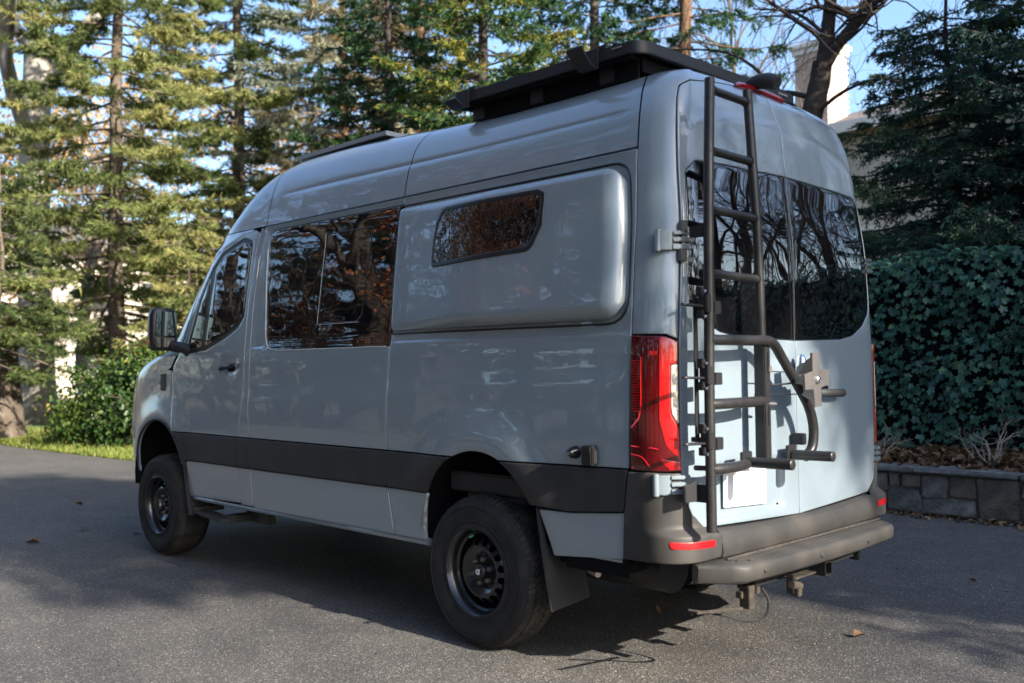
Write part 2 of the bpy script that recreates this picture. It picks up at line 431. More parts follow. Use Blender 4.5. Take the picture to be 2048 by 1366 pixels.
def both(o, ks=()):
    m = mirror(o); return o, m
# rear corner pillar and header over the doors
door_edge = [(.132, .727), (.058, .79), (.02, .879), (.011, 1.008), (.007, 1.5), (.004, 1.93), (-.002, 2.38), (-.008, 2.62), (-.002, 2.695, .03), (.064, 2.735, .05), (.30, 2.772), (.529, 2.795), (SC-.0025, 2.806)]
de = [(a[0]-.007, a[1]+(.006 if a[1] > 2.7 else 0)) for a in door_edge]
pil = [(-.215+GAP, 1.572), (-.05, 1.568), (de[4][0], 1.545), (de[5][0], 1.93), (de[6][0], 2.38), (de[7][0], 2.62), (de[8][0], 2.70, .03), (.06, 2.742, .05), (.30, 2.779), (.529, 2.802), (SC, 2.813),
       (SC, 2.885), (.3, 2.885), (-.20+GAP, 2.885), (SD(2.8)+GAP, 2.8), (SD(2.643)+GAP, 2.643), (SD(2.354)+GAP, 2.354), (SD(1.946)+GAP, 1.946)]
both(panel('rear_pillar', pil, PAINT, van, gs=.022, gz=.03, zl=(2.80, 2.82, 2.84, 2.85, 2.86, 2.87, 2.88), lip=.003))

# front door
dtop = [(-3.6, 2.402, .03), (-3.78, 2.397, .05), (-4.04, 2.325, .08), (-4.22, 2.205, .1), (-4.375, 1.99, .1), (-4.52, 1.68), (-4.61, 1.55, .03)]
dup = seam(SA, ZT, 2.37, -GAP, 16)
hole = [(-4.50, 1.555, .03), (-4.17, 1.578, .1), (-3.90, 1.65, .15), (-3.70, 1.725, .1), (-3.627, 1.80, .04), (-3.598, 2.33, .05), (-3.735, 2.362, .08), (-4.03, 2.285, .08), (-4.17, 2.18, .08), (-4.325, 1.96, .1), (-4.455, 1.68)]
fd = panel('front_door', [(SF(ZT)+GAP, ZT)]+dup+dtop+[(-4.70, 1.46, .04)]+[(SF(1.3)+GAP, 1.3), (SF(1.2)+GAP, 1.2)], PAINT, van, holes=[hole], gs=.04, gz=.04, zl=zfine)
tr = panel('window_surround', [(a[0], a[1])+tuple(a[2:]) for a in hole], TRIM, fd, off=-.006, lip=.002, gs=.08, gz=.08)
g1 = panel('window_glass', [(-4.445, 1.588, .02), (-4.245, 1.602, .02), (-4.175, 2.155, .02), (-4.30, 1.945, .05)], GLASS, fd, off=-.002, lip=.002, skirt=.004, gs=.06, gz=.06)
g2 = panel('window_glass', [(-4.185, 1.607, .02), (-3.90, 1.68, .15), (-3.72, 1.755, .08), (-3.655, 1.82, .04), (-3.625, 2.305, .05), (-3.74, 2.33, .08), (-4.02, 2.255, .05), (-4.115, 2.17, .02)], GLASS, fd, off=-.002, lip=.002, skirt=.004, gs=.06, gz=.06)
fdm = panel('door_moulding', [(-4.60, ZM), (-4.50, .86), (-4.455, ZN)]+[(SA(ZN)-GAP, ZN), (SA(ZM)-GAP, ZM)], CLAD, fd, off=.012, gz=.03)
fdl = panel('lower_door_skin', [(-4.447, ZL, .01), (-4.455, .60), (-4.43, .50, .03)]+seam(SA, .52, ZL, -GAP, 4), PAINT, fd, gz=.04)
hb = MB()
hp = [surf(-3.90, 1.445, .012), surf(-3.88, 1.448, .035), surf(-3.80, 1.456, .042), surf(-3.72, 1.464, .035), surf(-3.70, 1.466, .012)]
hb.tube(spline(hp, 4), .017, 10); dh = hb.build('door_handle', TRIM, fd)
fdR = mirror(fd)
for o in (tr, g1, g2, fdm, fdl, dh): mirror(o, fdR)

# B pillar strip
both(panel('door_pillar', [(SA(ZT)+GAP, ZT)]+seam(SB, ZT, 2.403, -GAP, 14)+[(SA(2.395)+GAP, 2.403)]+seam(SA, ZT, 2.39, GAP, 14)[::-1][:-1], PAINT, van, gs=.03, gz=.05))
both(panel('side_moulding', [(SA(ZN)+GAP, ZN), (SB(ZN)-GAP, ZN), (SB(ZM)-GAP, ZM), (SA(ZM)+GAP, ZM)], CLAD, van, off=.012))
both(panel('lower_side_skin', [(SA(.505)+GAP, .51), (SB(.505)-GAP, .51), (SB(ZL)-GAP, ZL), (SA(ZL)+GAP, ZL)], PAINT, van))
# middle side panel with window
win = [(SCm(1.56)-GAP, 1.557), (-3.20, 1.557, .0), (-3.335, 1.562, .11), (-3.345, 1.72), (-3.385, 2.03), (-3.402, 2.25), (-3.405, 2.365, .07), (-3.28, 2.379), (SCm(2.37)-GAP, 2.371)]
mid = panel('side_panel', [(SB(ZT)+GAP, ZT)]+seam(SCm, ZT, 1.55, -GAP, 8)+win[0:]+[(SCm(2.405)-GAP, 2.406)]+[(SB(2.401)+GAP, 2.406)]+seam(SB, ZT, 2.39, GAP, 14)[::-1][:-1], PAINT, van, gs=.05, gz=.05, zl=zfine)
sw = panel('side_window', [(SCm(1.56)-GAP-.001, 1.561), (-3.20, 1.561), (-3.330, 1.566, .105), (-3.340, 1.72), (-3.380, 2.03), (-3.397, 2.25), (-3.400, 2.360, .065), (-3.28, 2.374), (SCm(2.36)-GAP-.001, 2.367)], GLASS, mid, gs=.06, gz=.06, lip=.002, off=-.003, skirt=.006)
# sliding pane line
fr = [(-2.722, 1.715), (-2.30, 1.715), (-2.265, 1.75), (-2.222, 2.272), (-2.70, 2.278)]
m_ = MB(); P3 = [surf(a, b, .0005) for a, b in fr]
for a, b in zip(P3, P3[1:]+P3[:1]): m_.tube([a, b], .003, 6)
sf = m_.build('sliding_pane_frame', TRIM, mid)
m_ = MB(); m_.tube([surf(-2.727, 1.713, .002), surf(-2.706, 2.28, .002)], .0026, 6).tube([surf(-2.725, 1.710, .002), surf(-2.29, 1.709, .002)], .0018, 6)
sf2 = m_.build('pane_edge', mat('pane_edge', (.5, .48, .44), .35), mid)
m_ = MB(); wl = [surf(a, b, .001) for a, b in [(-2.0, 1.5585), (-3.15, 1.5585), (-3.26, 1.568), (-3.315, 1.60), (-3.338, 1.66), (-3.346, 1.72), (-3.386, 2.03), (-3.405, 2.25)]]
m_.tube(wl, .0035, 6); sf3 = m_.build('window_edge_trim', mat('edge_seal', (.55, .55, .53), .35), mid)
mm = panel('side_moulding', [(SB(ZN)+GAP, ZN)]+[(-3.0, ZN), (SCm(ZN)-GAP, ZN), (SCm(ZM)-GAP, ZM), (SB(ZM)+GAP, ZM)], CLAD, mid, off=.012, gz=.03)
ml = panel('lower_side_skin', [(SB(.5)+GAP, .50), (SCm(.5)-GAP, .505), (SCm(ZL)-GAP, ZL), (SB(ZL)+GAP, ZL)], PAINT, mid, gz=.04)
midR = mirror(mid)
for o in (sw, sf, sf2, sf3, mm, ml): mirror(o, midR)

# rear quarter
aL, aR = angz(RA, ZT, False), angz(RA, ZT, True)
rq = panel('rear_quarter_panel', [(SCm(ZT)+GAP, ZT)]+arc(*RA, aL, aR, 10)+[(SD(.985)-GAP, .985)]+seam(SD, 1.0, 2.39, -GAP, 14)+[(SD(2.4)-GAP, 2.406), (SCm(2.405)+GAP, 2.406)]+seam(SCm, 1.0, 2.39, GAP, 12)[::-1], PAINT, van, gs=.04, gz=.04, zl=zfine)
rm1 = panel('side_moulding', [(SCm(ZN)+GAP, ZN)]+arc(*RA, angz(RA, ZN, False), angz(RA, ZM, False), 5)+[(SCm(ZM)+GAP, ZM)], CLAD, rq, off=.012, gz=.03, gs=.04, step=.03)
rm2 = panel('side_moulding', arc(*RA, angz(RA, ZM, True), angz(RA, .775, True), 5)+[(-.60, .765), (SD(.79)-GAP, .795), (SD(ZM)-GAP, .978)], CLAD, rq, off=.012, gz=.03, gs=.04, step=.03)
rl1 = panel('lower_side_skin', [(SCm(.5)+GAP, .505), (-1.66, .505, .01), (-1.665, .56)]+arc(*RA, 176, angz(RA, ZL, False), 4)+[(SCm(ZL)+GAP, ZL)], PAINT, rq, gz=.04, gs=.04)
rl2 = panel('lower_side_skin', [(-.715, .545, .01), (SD(.6)-GAP, .585, .01), (SD(.785)-GAP, .787), (-.60, .757), (-.79, .757, .01)], PAINT, rq, gz=.04, gs=.04)
m_ = MB(); m_.tube([surf(-1.668, .56, .004), surf(-1.655, .63, .006), surf(-1.63, .72, .004)], [.006, .012, .006], 6); chip = m_.build('arch_sealer', CHIPPED, rq)
rqR = mirror(rq)
for o in (rm1, rm2, rl1, rl2): mirror(o, rqR)
# sills
m_ = MB()
m_.tube([surf(s_, .49, -.028) for s_ in np.linspace(-4.40, -1.66, 24)], .022, 8)
o = m_.build('sill', PAINT, van); mirror(o)
m_ = MB(); m_.tube([surf(s_, .575, -.02) for s_ in np.linspace(-.71, -.3, 6)], .015, 8); o = m_.build('sill', PAINT, van); mirror(o)

# fender, hood, nose, windshield
aF0, aF1 = angz(FA, .62, False), angz(FA, ZM, True)
fen = panel('front_fender', [(-5.42, .62)]+[(-5.337, .62)]+arc(*FA, 178, aF1, 14)+[(-4.66, .962)]+[(SF(.96)-GAP, .965)]+seam(SF, 1.0, 1.43, -GAP, 6)+[(-4.80, 1.44), (-5.42, 1.40)], PAINT, van, gs=.04, gz=.04, step=.035)
m_ = MB(); m_.tube([surf(a, b, .004) for a, b in arc(FA[0], FA[1], FA[2]+.006, 172, 14, 24)], .009, 8); lipf = m_.build('arch_lip', CLAD, fen)
vent = MB(); p0 = surf(-4.865, 1.345, .004); vent.box(p0+Vector((0, 0, 0)), (.075, .012, .13)); vn = vent.build('fender_vent', TRIM, fen, bevel=.004)
fm = panel('arch_moulding', [(-4.635, ZM), (-4.648, ZM)]+arc(FA[0], FA[1], FA[2]+.012, 50, 14, 8)+[(-4.47, .70), (-4.463, .78), (-4.51, .87)], CLAD, fen, off=.010, gz=.03, step=.03)
fenR = mirror(fen)
for o in (lipf, vn, fm): mirror(o, fenR)
zn = [.62, .7, .8, .9, 1.0, 1.1, 1.2, 1.28, 1.34, 1.38, 1.395]
o = gridp('front_bumper', lambda z: (s_nose(z), -5.424), zn, 24, PAINT, van); mirror(o)
o = gridp('bumper_valance', lambda z: (s_nose(z), -5.34), [.46, .52, .58, .615], 24, CLAD, van); mirror(o)
zh = [1.403, 1.42, 1.44, 1.46, 1.48, 1.50, 1.52, 1.535, 1.545]
o = gridp('hood', lambda z: (s_nose(z), lin(z, [1.40, 1.45, 1.545], [-5.0, -4.745, -4.66])), zh, 30, PAINT, van); mirror(o)
zw = [1.60, 1.65, 1.7, 1.8, 1.9, 2.0, 2.1, 2.2, 2.3, 2.41]
dl = lambda z: lin(z, [1.55, 1.68, 1.99, 2.205, 2.325, 2.397, 2.41], [-4.62, -4.53, -4.385, -4.235, -4.06, -3.80, -3.6])
o = gridp('windscreen', lambda z: (s_nose(z), min(dl(z), xsf(z))-.12), [z for z in zw if z < 2.31], 20, GLASS, van, -.004); mirror(o)
o = gridp('roof_pillar', lambda z: (min(dl(z), xsf(z))-.115, dl(z)-.004), zw, 10, PAINT, van); mirror(o)
o = gridp('roof_front_edge', lambda z: (s_nose(z), min(dl(z), xsf(z))-.11), [2.3, 2.33, 2.37, 2.41], 20, PAINT, van); mirror(o)
o = gridp('wiper_cowl', lambda z: (s_nose(z), -4.62), [1.547, 1.56, 1.58, 1.598], 20, TRIM, van, -.004); mirror(o)
# thin seal line over the panel tops
m_ = MB(); m_.tube([surf(s_, 2.411, -.002) for s_ in np.linspace(-3.44, -.2, 40)], .003, 6); o = m_.build('gutter_seal', TRIM, van); mirror(o)

# ---- bulged sleeping pod
PX0, PX1, PZ0, PZ1 = -1.955, -.262, 1.640, 2.345
def podoff(s, z):
    e = .085
    def q(t, w): t = max(0, min(1, t/w)); return math.sqrt(max(0, 1-(1-t)**2))
    r = q(PX1-s, .10)*q(z-PZ0, .075)*q(PZ1-z, .05)
    l = sstep(PX0-.05, PX0+.85, s)
    return .004+.080*r*(.10+.90*l)
pod = panel('sleeping_pod', [(PX0, PZ0+.005, .02), (PX1, PZ0, .11), (PX1, PZ1-.02, .09), (PX0, PZ1, .02)], PAINT, van, fn=podoff, gs=.03, gz=.03,
            sl=[PX1-x for x in (.01, .02, .035, .05, .065, .08, .095)], zl=[PZ0+x for x in (.006, .012, .02, .03, .04, .055, .07)]+[PZ1-x for x in (.006, .012, .02, .03, .045)], lip=.003)
m_ = MB(); ol = resample(clean(rounded([(PX0-.012, PZ0-.012, .02), (PX1+.022, PZ0-.02, .14), (PX1+.022, PZ1+.012, .11), (PX0-.012, PZ1+.014, .02)])), .05)
pp = [surf(q[0], q[1], .002) for q in ol]; m_.tube(pp+[pp[0]], .0055, 6, cap=False); m_.build('pod_seal', TRIM, pod)
pw = [(-1.60, 1.972, .035), (-.81, 1.989, .07), (-.735, 2.11, .06), (-.718, 2.262, .045), (-.77, 2.285, .03), (-1.53, 2.291, .08), (-1.578, 2.22, .06), (-1.595, 2.12, .1)]
pwi = [(-1.574, 1.995, .03), (-.828, 2.012, .055), (-.762, 2.115, .05), (-.745, 2.240, .03), (-.79, 2.265, .03), (-1.513, 2.270, .07), (-1.555, 2.205, .06), (-1.571, 2.12, .1)]
o = panel('pod_window_frame', pw, TRIM, pod, holes=[pwi], fn=lambda s, z: podoff(s, z)+.006, gs=.05, gz=.05, lip=.003, skirt=.012, step=.03)
o = panel('pod_window_glass', [(a[0], a[1], a[2]) for a in pwi], GLASSW, pod, fn=lambda s, z: podoff(s, z)+.003, gs=.05, gz=.05, lip=.001, skirt=.003, step=.03)

# ---- rear doors
gl = [(SC-.0025, 1.545), (.423, 1.556), (.268, 1.578, .12), (.138, 1.632, .12), (.048, 1.715, .10), (.031, 1.86), (.029, 2.10), (.030, 2.29, .05), (.095, 2.345, .05), (.30, 2.352), (.60, 2.356), (SC-.0025, 2.362)]
def reardoor(side):
    left = side > 0
    out = [(SC-.0025, .700)]+gl+[(SC-.0025, 2.806)]+[(d[0],)+tuple(d[1:]) for d in door_edge[::-1][1:]]
    d = panel('rear_door', out, PAINT, van, left=left, side=side, gs=.028, gz=.022, lip=.0035, zl=[.745, .75, .755, .76, 1.0, 1.01, 1.02], sl=[.155, .165, .175, .185, .745, .755, .765, .78, .79])
    gi = [(SC-.0035, 1.549), (.423, 1.560), (.270, 1.582, .12), (.141, 1.635, .12), (.052, 1.717, .10), (.035, 1.86), (.033, 2.10), (.034, 2.286, .05), (.097, 2.341, .05), (.30, 2.348), (.60, 2.352), (SC-.0035, 2.358)]
    panel('rear_window', gi, GLASS, d, left=left, side=side, gs=.05, gz=.05, off=-.003, lip=.002, skirt=.005)
    return d
dL = reardoor(1); dR = reardoor(-1)
# number plate backing, painted white and blank
p = [surf(.285, .795, -.014+.024), surf(.625, .78, -.014+.024), surf(.625, .958, -.014+.024), surf(.285, .968, -.014+.024)]
m_ = MB(); m_.prism(p, (1, 0, 0), .010); m_.build('number_plate', WHITE, dL, bevel=.003)
# handles
m_ = MB(); m_.tube(spline([(.012, .165, 1.285), (.040, .185, 1.285), (.050, .29, 1.282), (.040, .395, 1.279), (.012, .41, 1.279)], 4), [.012]*3+[.021]*11+[.012]*3, 10)
m_.build('door_handle', CLAD, dR)
# chromed lock dome on the door edge
m_ = MB(); m_.lathe([(.0, .075), (.012, .07), (.022, .05), (.03, .02), (.033, 0)], 16, 'z', (.045, -.03, 1.405)); m_.build('lock_dome', CHROME, dL)
m_ = MB(); m_.tube([surf(SC-.02, z, .004) for z in (1.55, 1.9, 2.2, 2.35)], .0010, 6); m_.build('glass_edge_trim', ALU, dL)
# hinges
def hinge(z, left):
    y0 = -1 if left else 1
    m = MB()
    h = .055
    pts = [(surf(s_, z_, .022)) for s_, z_ in ((-.095, z-h*.55), (-.02, z-h*.55), (-.02, z+h*.55), (-.095, z+h*.55))]
    for a, b, zz0, zz1 in ((-.10, -.035, -.042, .042), (-.035, .04, -.040, -.018), (-.035, .045, -.006, .012), (-.035, .04, .024, .040)):
        q = [surf(a, z+zz0, 0), surf((a+b)/2, z+zz0, .0), surf(b, z+zz0, 0)]
        qo = [surf(a, z+zz0, .030), surf((a+b)/2, z+zz0, .032), surf(b, z+zz0, .022)]
        vv = q+qo+[p_+Vector((0, 0, zz1-zz0)) for p_ in q+qo]
        m.add(vv, [(0, 1, 4, 3), (1, 2, 5, 4), (6, 9, 10, 7), (7, 10, 11, 8), (3, 4, 10, 9), (4, 5, 11, 10), (0, 3, 9, 6), (2, 8, 11, 5)])
    m.tube([surf(-.088, z-.048, .026), surf(-.088, z+.048, .026)], .014, 12)
    o = m.build('door_hinge', GREYP, dL if left else None, bevel=.003)
    return o
for zh_ in (1.972, .925):
    o = hinge(zh_, True); mirror(o, dR)
m_ = MB()
for zz in (2.03, 1.905): 
    a = surf(.005, zz, .012); m_.box(a, (.05, .035, .055), Matrix.Rotation(-.75, 3, 'Z'))
m_.build('hinge_stop', TRIM, dL, bevel=.006)
# third brake light and camera pod
def ontop(y, z): return None
m_ = MB(); bl = []
for k in range(13):
    y = -.235+.47*k/12; s_ = SC-abs(y)
    p_ = surf(s_, 2.822-.02*(abs(y)/.24)**2, .006)
    bl.append((p_.x, y, p_.z+.004))
m_.tube(bl, [.006]+[.017]*11+[.006], 10); m_.build('brake_light', mat('brake_lens', (.22, .004, .012), .15, 0, .6, 1, .03), van)
m_ = MB(); m_.tube(spline([(-.26, -.02, 2.85), (-.19, -.02, 2.862), (-.12, -.02, 2.856), (-.06, -.02, 2.832)], 3), [.015, .022, .028, .034, .037, .039, .040, .040, .038, .034][:10], 12)
o = m_.build('reversing_camera', CLAD, van)
# tail lights
def tail():
    t = panel('tail_light', [(-.214, .982, .006), (.006, .982, .006), (.001, 1.20), (.0, 1.535, .01), (-.05, 1.557), (-.213, 1.565, .006)], REDD, van, off=.010, gs=.022, gz=.05, lip=.004)
    panel('bright_lens', [(-.075, 1.552, .005), (-.075, 1.20, .03), (-.05, 1.09, .05), (.000, 1.035), (-.0, 1.02), (-.085, 1.04, .02), (-.035, .987), (.003, .986), (.0005, 1.165, .01), (-.028, 1.215, .02), (-.033, 1.25), (-.033, 1.438, .008), (-.004, 1.442), (-.004, 1.533, .01), (-.05, 1.553)], RED, t, off=.0128, gs=.02, gz=.03, lip=.002, skirt=.006, step=.02)
    panel('reversing_lens', [(-.030, 1.434, .01), (-.004, 1.438), (.000, 1.175, .005), (-.026, 1.225, .02), (-.030, 1.26)], CLEAR, t, off=.0135, gs=.02, gz=.03, lip=.002, skirt=.006, step=.02)
    m = MB()
    for k in range(20):
        z = 1.455-k*.0115; w_ = .0
        m.tube([surf(-.203, z, .0105), surf(-.165, z, .0105)], .0024, 4)
    m.tube([surf(-.153, 1.47, .011), surf(-.153, 1.25, .011), surf(-.165, 1.205, .011), surf(-.208, 1.165, .011)], .003, 5)
    m.tube([surf(-.21, 1.085, .011), surf(-.10, 1.08, .012), surf(-.08, 1.075, .012)], .003, 5)
    m.tube(spline([surf(-.21, 1.05, .011), surf(-.15, 1.04, .011), surf(-.115, 1.0, .011)], 4), .002, 5)
    m.tube([surf(-.205, .992, .012), surf(0, .99, .014)], .003, 5)
    for z in (1.478, 1.42): m.prism([surf(-.115, z, .011), surf(-.082, z, .011), surf(-.082, z+.018, .011), surf(-.115, z+.018, .011)][:4], (1, 0, 0), .001) if z > 1.43 else None
    o = m.build('lens_ribs', RED, t)
    return t
tl = tail(); tR = mirror(tl)
for ch in list(tl.children): mirror(ch, tR)

# ---- rear bumper
def bof(s, z):
    return .014+.042*sstep(.745, .70, z)*sstep(-.16, .02, s)
bc = panel('bumper_corner', [(-.279+GAP, .588, .01), (.165, .600, .01), (.183, .645), (.186, .697, .012), (.128, .718, .02), (.052, .785), (.014, .877), (.005, .972), (-.12, .975), (-.232+GAP, .972, .01), (-.262+GAP, .79)], CLADW, van, fn=bof, gs=.025, gz=.025, zl=[.70, .705, .715, .725, .735, .745], lip=.005, skirt=.03, step=.03)
rf = panel('rear_reflector', [(-.046, .658, .015), (.128, .650, .006), (.134, .680, .006), (-.05, .688, .01)], REDB, bc, fn=lambda s, z: bof(s, z)+.003, gs=.04, gz=.02, lip=.002, skirt=.006)
m_ = MB(); q = surf(-.115, .685, .016); m_.lathe([(0, .004), (.010, .003), (.013, 0)], 12, 'y', q); se = m_.build('parking_sensor', TRIM, bc)
bcR = mirror(bc)
for o in (rf, se): mirror(o, bcR)
m_ = MB()
prof = [(.0, .600), (.055, .592), (.066, .610), (.062, .655), (.048, .686), (.036, .696), (-.035, .698)]
YB = np.linspace(-.745, .745, 31)
v = []; f = []
for y in YB:
    bx = -.02*(abs(y)/.8)**2
    for (a, z) in prof: v.append((a+bx, y, z+(.022*(abs(y)/.78)**2 if z > .68 else 0)))
n = len(prof)
for i in range(30):
    for k in range(n-1): f.append((i*n+k, i*n+k+1, (i+1)*n+k+1, (i+1)*n+k))
f += [tuple(range(n)), tuple(30*n+k for k in range(n))[::-1]]
m_.add(v, f); bcen = m_.build('rear_bumper', CLADW, van, bevel=.006)

# ---- black step behind the bumper
v = []; f = []; yl = np.linspace(-.88, .80, 41)
def sx(y):
    t = (y+.04)/.84; return .205-.045*t*t-.17*max(0, abs(t)-.86)**1.0/.14*.9
prof = lambda X: [(-.02, .590), (X-.028, .586), (X-.008, .580), (X, .565), (X-.004, .520), (X-.02, .502), (X-.05, .497), (-.02, .505)]
for y in yl:
    X = max(.02, sx(y))
    for a, z in prof(X): v.append((a, y, z))
for i in range(40):
    for k in range(7): f.append((i*8+k, i*8+k+1, (i+1)*8+k+1, (i+1)*8+k))
    f.append((i*8+7, i*8, (i+1)*8, (i+1)*8+7))
f += [tuple(range(8)), tuple(320+k for k in range(8))[::-1]]
m_ = MB(); m_.add(v, f); stp = m_.build('rear_step', CLADW, van, bevel=.004)
m_ = MB()
for x_, w_ in ((.045, 1.3), (.075, 1.4), (.105, 1.4), (.135, 1.3)):
    m_.box((x_, -.03, .590), (.009, w_, .006))
m_.build('step_tread', CLADW, stp, bevel=.002)
m_ = MB()
for y in (-.62, -.16, .33): m_.lathe([(.0, .004), (.009, .003), (.013, 0)], 12, 'x', (sx(y)+.001, y, .545))
m_.build('parking_sensor', CLAD, stp)
m_ = MB(); m_.tube([(.066, -.74, .593), (.072, 0, .594), (.066, .74, .593)], .005, 6); m_.build('dust_edge', DIRT, stp)

# ---- tow hitch
h = MB(); h.box((.02, -.03, .455), (.055, 1.05, .055)); h.box((.05, .47, .455), (.06, .012, .09)); h.box((.05, -.53, .455), (.06, .012, .09))
hitch = h.build('tow_hitch', STEELB, van, bevel=.004)
r = MB()
y0, z0 = .03, .445
for c_, d_ in (((.07, y0-.031, z0), (.13, .006, .068)), ((.07, y0+.031, z0), (.13, .006, .068)), ((.07, y0, z0+.031), (.13, .056, .006)), ((.07, y0, z0-.031), (.13, .056, .006))): r.box(c_, d_)
r.build('receiver_tube', STEELB, hitch, bevel=.0015)
r = MB(); r.box((.03, y0, z0), (.04, .052, .052)); r.build('receiver_rust', RUST, hitch)
r = MB(); r.box((.10, -.19, .445), (.07, .20, .008)); r.box((.11, -.29, .42), (.04, .006, .09)); r.box((.12, -.25, .39), (.035, .04, .06)); r.tube([(.12, -.22, .40), (.12, -.30, .42)], .02, 8)
r.build('socket_bracket', DIRT, hitch, bevel=.003)
r = MB(); r.tube(spline([(.10, -.52, .44), (.12, -.50, .38), (.11, -.52, .31), (.06, -.60, .30), (.0, -.68, .33), (-.1, -.8, .36)], 5), .006, 6); r.build('trailer_cable', RUBBER, hitch)
r = MB(); r.tube([(.05, -.95, .40), (.05, -.60, .355)], .007, 8); r.box((.05, -.56, .40), (.05, .05, .10)); r.box((.03, -.52, .41), (.03, .16, .03)); r.build('side_bar', DIRT, hitch, bevel=.003)

# ---- ladder and bike carrier on the left door
LR = [(.10, -.902, .735), (.10, -.903, 1.08), (.10, -.902, 1.37), (.10, -.893, 1.705), (.10, -.888, 2.0), (.098, -.882, 2.10), (.085, -.853, 2.35), (.055, -.793, 2.672)]
RR = [(.10, -.485, 1.54), (.10, -.493, 1.81), (.10, -.505, 2.06), (.085, -.512, 2.37), (.055, -.492, 2.678)]
m_ = MB(); m_.tube(LR, .0225, 16); lad = m_.build('ladder', STEEL, van)
def sub(name, fn, mt, par=lad, bevel=0.):
    m = MB(); fn(m); return m.build(name, mt, par, bevel=bevel)
sub('rail', lambda m: m.tube(RR, .0215, 16), STEEL)
def at(P, z):
    Z = [p[2] for p in P]; return tuple(float(np.interp(z, Z, [p[k] for p in P])) for k in (0, 1))+(z,)
for z in (2.622, 2.345, 2.088, 1.816):
    sub('rung', lambda m: m.tube([at(LR, z+.004), at(RR, z-.002)], .0185, 14), STEEL)
    for P_, sg_ in ((LR, 1), (RR, -1)):
        a_ = Vector(at(P_, z))+Vector((0, sg_*.0215, 0))
        def bead(m):
            ring = [a_+Vector((.0195*math.cos(t), 0, .0195*math.sin(t))) for t in np.linspace(0, 2*PI, 17)]
            m.tube([p+Vector((0, float(rng.normal(0, .0008)), 0)) for p in ring], [.0035+.001*(k % 2) for k in range(17)], 6, cap=False)
        sub('weld_bead', bead, STEEL)
sub('carrier_frame', lambda m: m.tube(spline([(.102, -.90, 1.538), (.115, -.80, 1.538), (.118, -.6, 1.538), (.116, -.46, 1.538), (.113, -.39, 1.515), (.11, -.32, 1.455), (.11, -.17, 1.315), (.107, -.075, 1.215), (.104, -.035, 1.12), (.10, -.045, 1.03), (.09, -.10, .985)], 5), .0235, 14), STEEL)
sub('rung', lambda m: m.tube(spline([(.102, -.90, 1.268), (.12, -.82, 1.268), (.12, -.62, 1.268), (.10, -.49, 1.268)], 4), .0235, 14), STEEL)
sub('rung', lambda m: m.tube(spline([(.102, -.90, .995), (.122, -.82, .995), (.118, -.70, .995), (.095, -.62, .995)], 4), .0235, 14), STEEL)
sub('upright_post', lambda m: m.box((.085, -.458, 1.27), (.055, .052, .54)), STEEL, bevel=.004)
def slots(m):
    for z in (1.44, 1.20): m.box((.113, -.455, z), (.0015, .008, .09))
sub('post_slot', slots, BLACK)
for y, xa, xb in ((-.585, .085, .30), (-.15, .06, .262)):
    pg = sub('wheel_peg', lambda m: m.tube([(xa, y, 1.0), (xb, y, 1.003)], .024, 16), STEELB)
    sub('peg_cap', lambda m: m.lathe([(0, .004), (.02, .003), (.0235, 0)], 16, 'x', (xb, y, 1.003)), STEEL)
    sub('peg_plate', lambda m: m.box((xa-.012, y+.0, 1.012), (.012, .085, .07)), STEELB, bevel=.003)
# white mark on the lower tube
sub('white_sticker', lambda m: [m.box((.1235, -.665+dx, .995+dz), (.004, w_, h_)) for dx, dz, w_, h_ in ((0, .012, .022, .004), (-.009, .003, .004, .018), (.009, .002, .004, .012), (0, -.010, .02, .004), (.004, -.004, .004, .01))], WHITEP)
# star shaped spare wheel bracket
def star(m):
    c0 = Vector((.185, -.165, 1.358)); pts = []
    for k in range(4):
        a = PI/2*k+.08
        for da, r_ in ((-.27, .118), (.27, .118), (.785, .052)):
            pts.append(c0+Vector((0, math.cos(a+da)*r_, math.sin(a+da)*r_*1.12)))
    m.prism(pts, (1, 0, 0), .012)
    for a in (.08, PI/2+.08, PI+.08, 1.5*PI+.08):
        d_ = Vector((0, math.cos(a), math.sin(a))); n_ = Vector((0, -d_.z, d_.y))
        m.prism([c0+d_*.11-n_*.012, c0+d_*.02-n_*.012, c0+d_*.012-n_*.012+Vector((-.085, 0, 0)), c0+d_*.06-n_*.012+Vector((-.085, 0, 0))], n_, .024)
    m.prism([c0+Vector((-.0, -.075, .02)), c0+Vector((-.0, -.075, -.03)), c0+Vector((-.07, -.02, -.03)), c0+Vector((-.07, -.02, .02))], (0, .3, 1), .006)
    m.tube([c0+Vector((-.085, 0, 0)), c0], .025, 10)
sb = sub('spare_wheel_bracket', star, ALU, bevel=.0015)
sub('bracket_nut', lambda m: m.lathe([(.006, .012), (.012, .014), (.017, .010), (.017, 0)], 16, 'x', (.197, -.165, 1.358)), CHROME)
sub('bracket_rod', lambda m: [m.tube([(.10, -.45, 1.40), (.11, -.20, 1.392)], .003, 6), m.tube([(.10, -.45, 1.295), (.11, -.18, 1.29)], .003, 6), m.tube([(.08, -.38, 1.335), (.12, -.20, 1.345)], .005, 6)], STEELB)
sub('clamp_bolt', lambda m: [m.box((.112, -.445, 1.41), (.02, .025, .03)), m.tube([(.11, -.45, 1.255), (.12, -.40, 1.252)], .006, 8)], ALU, bevel=.004)
sub('door_clamp', lambda m: m.box((.045, -.065, 1.07), (.06, .035, .055)), STEELB, bevel=.004)
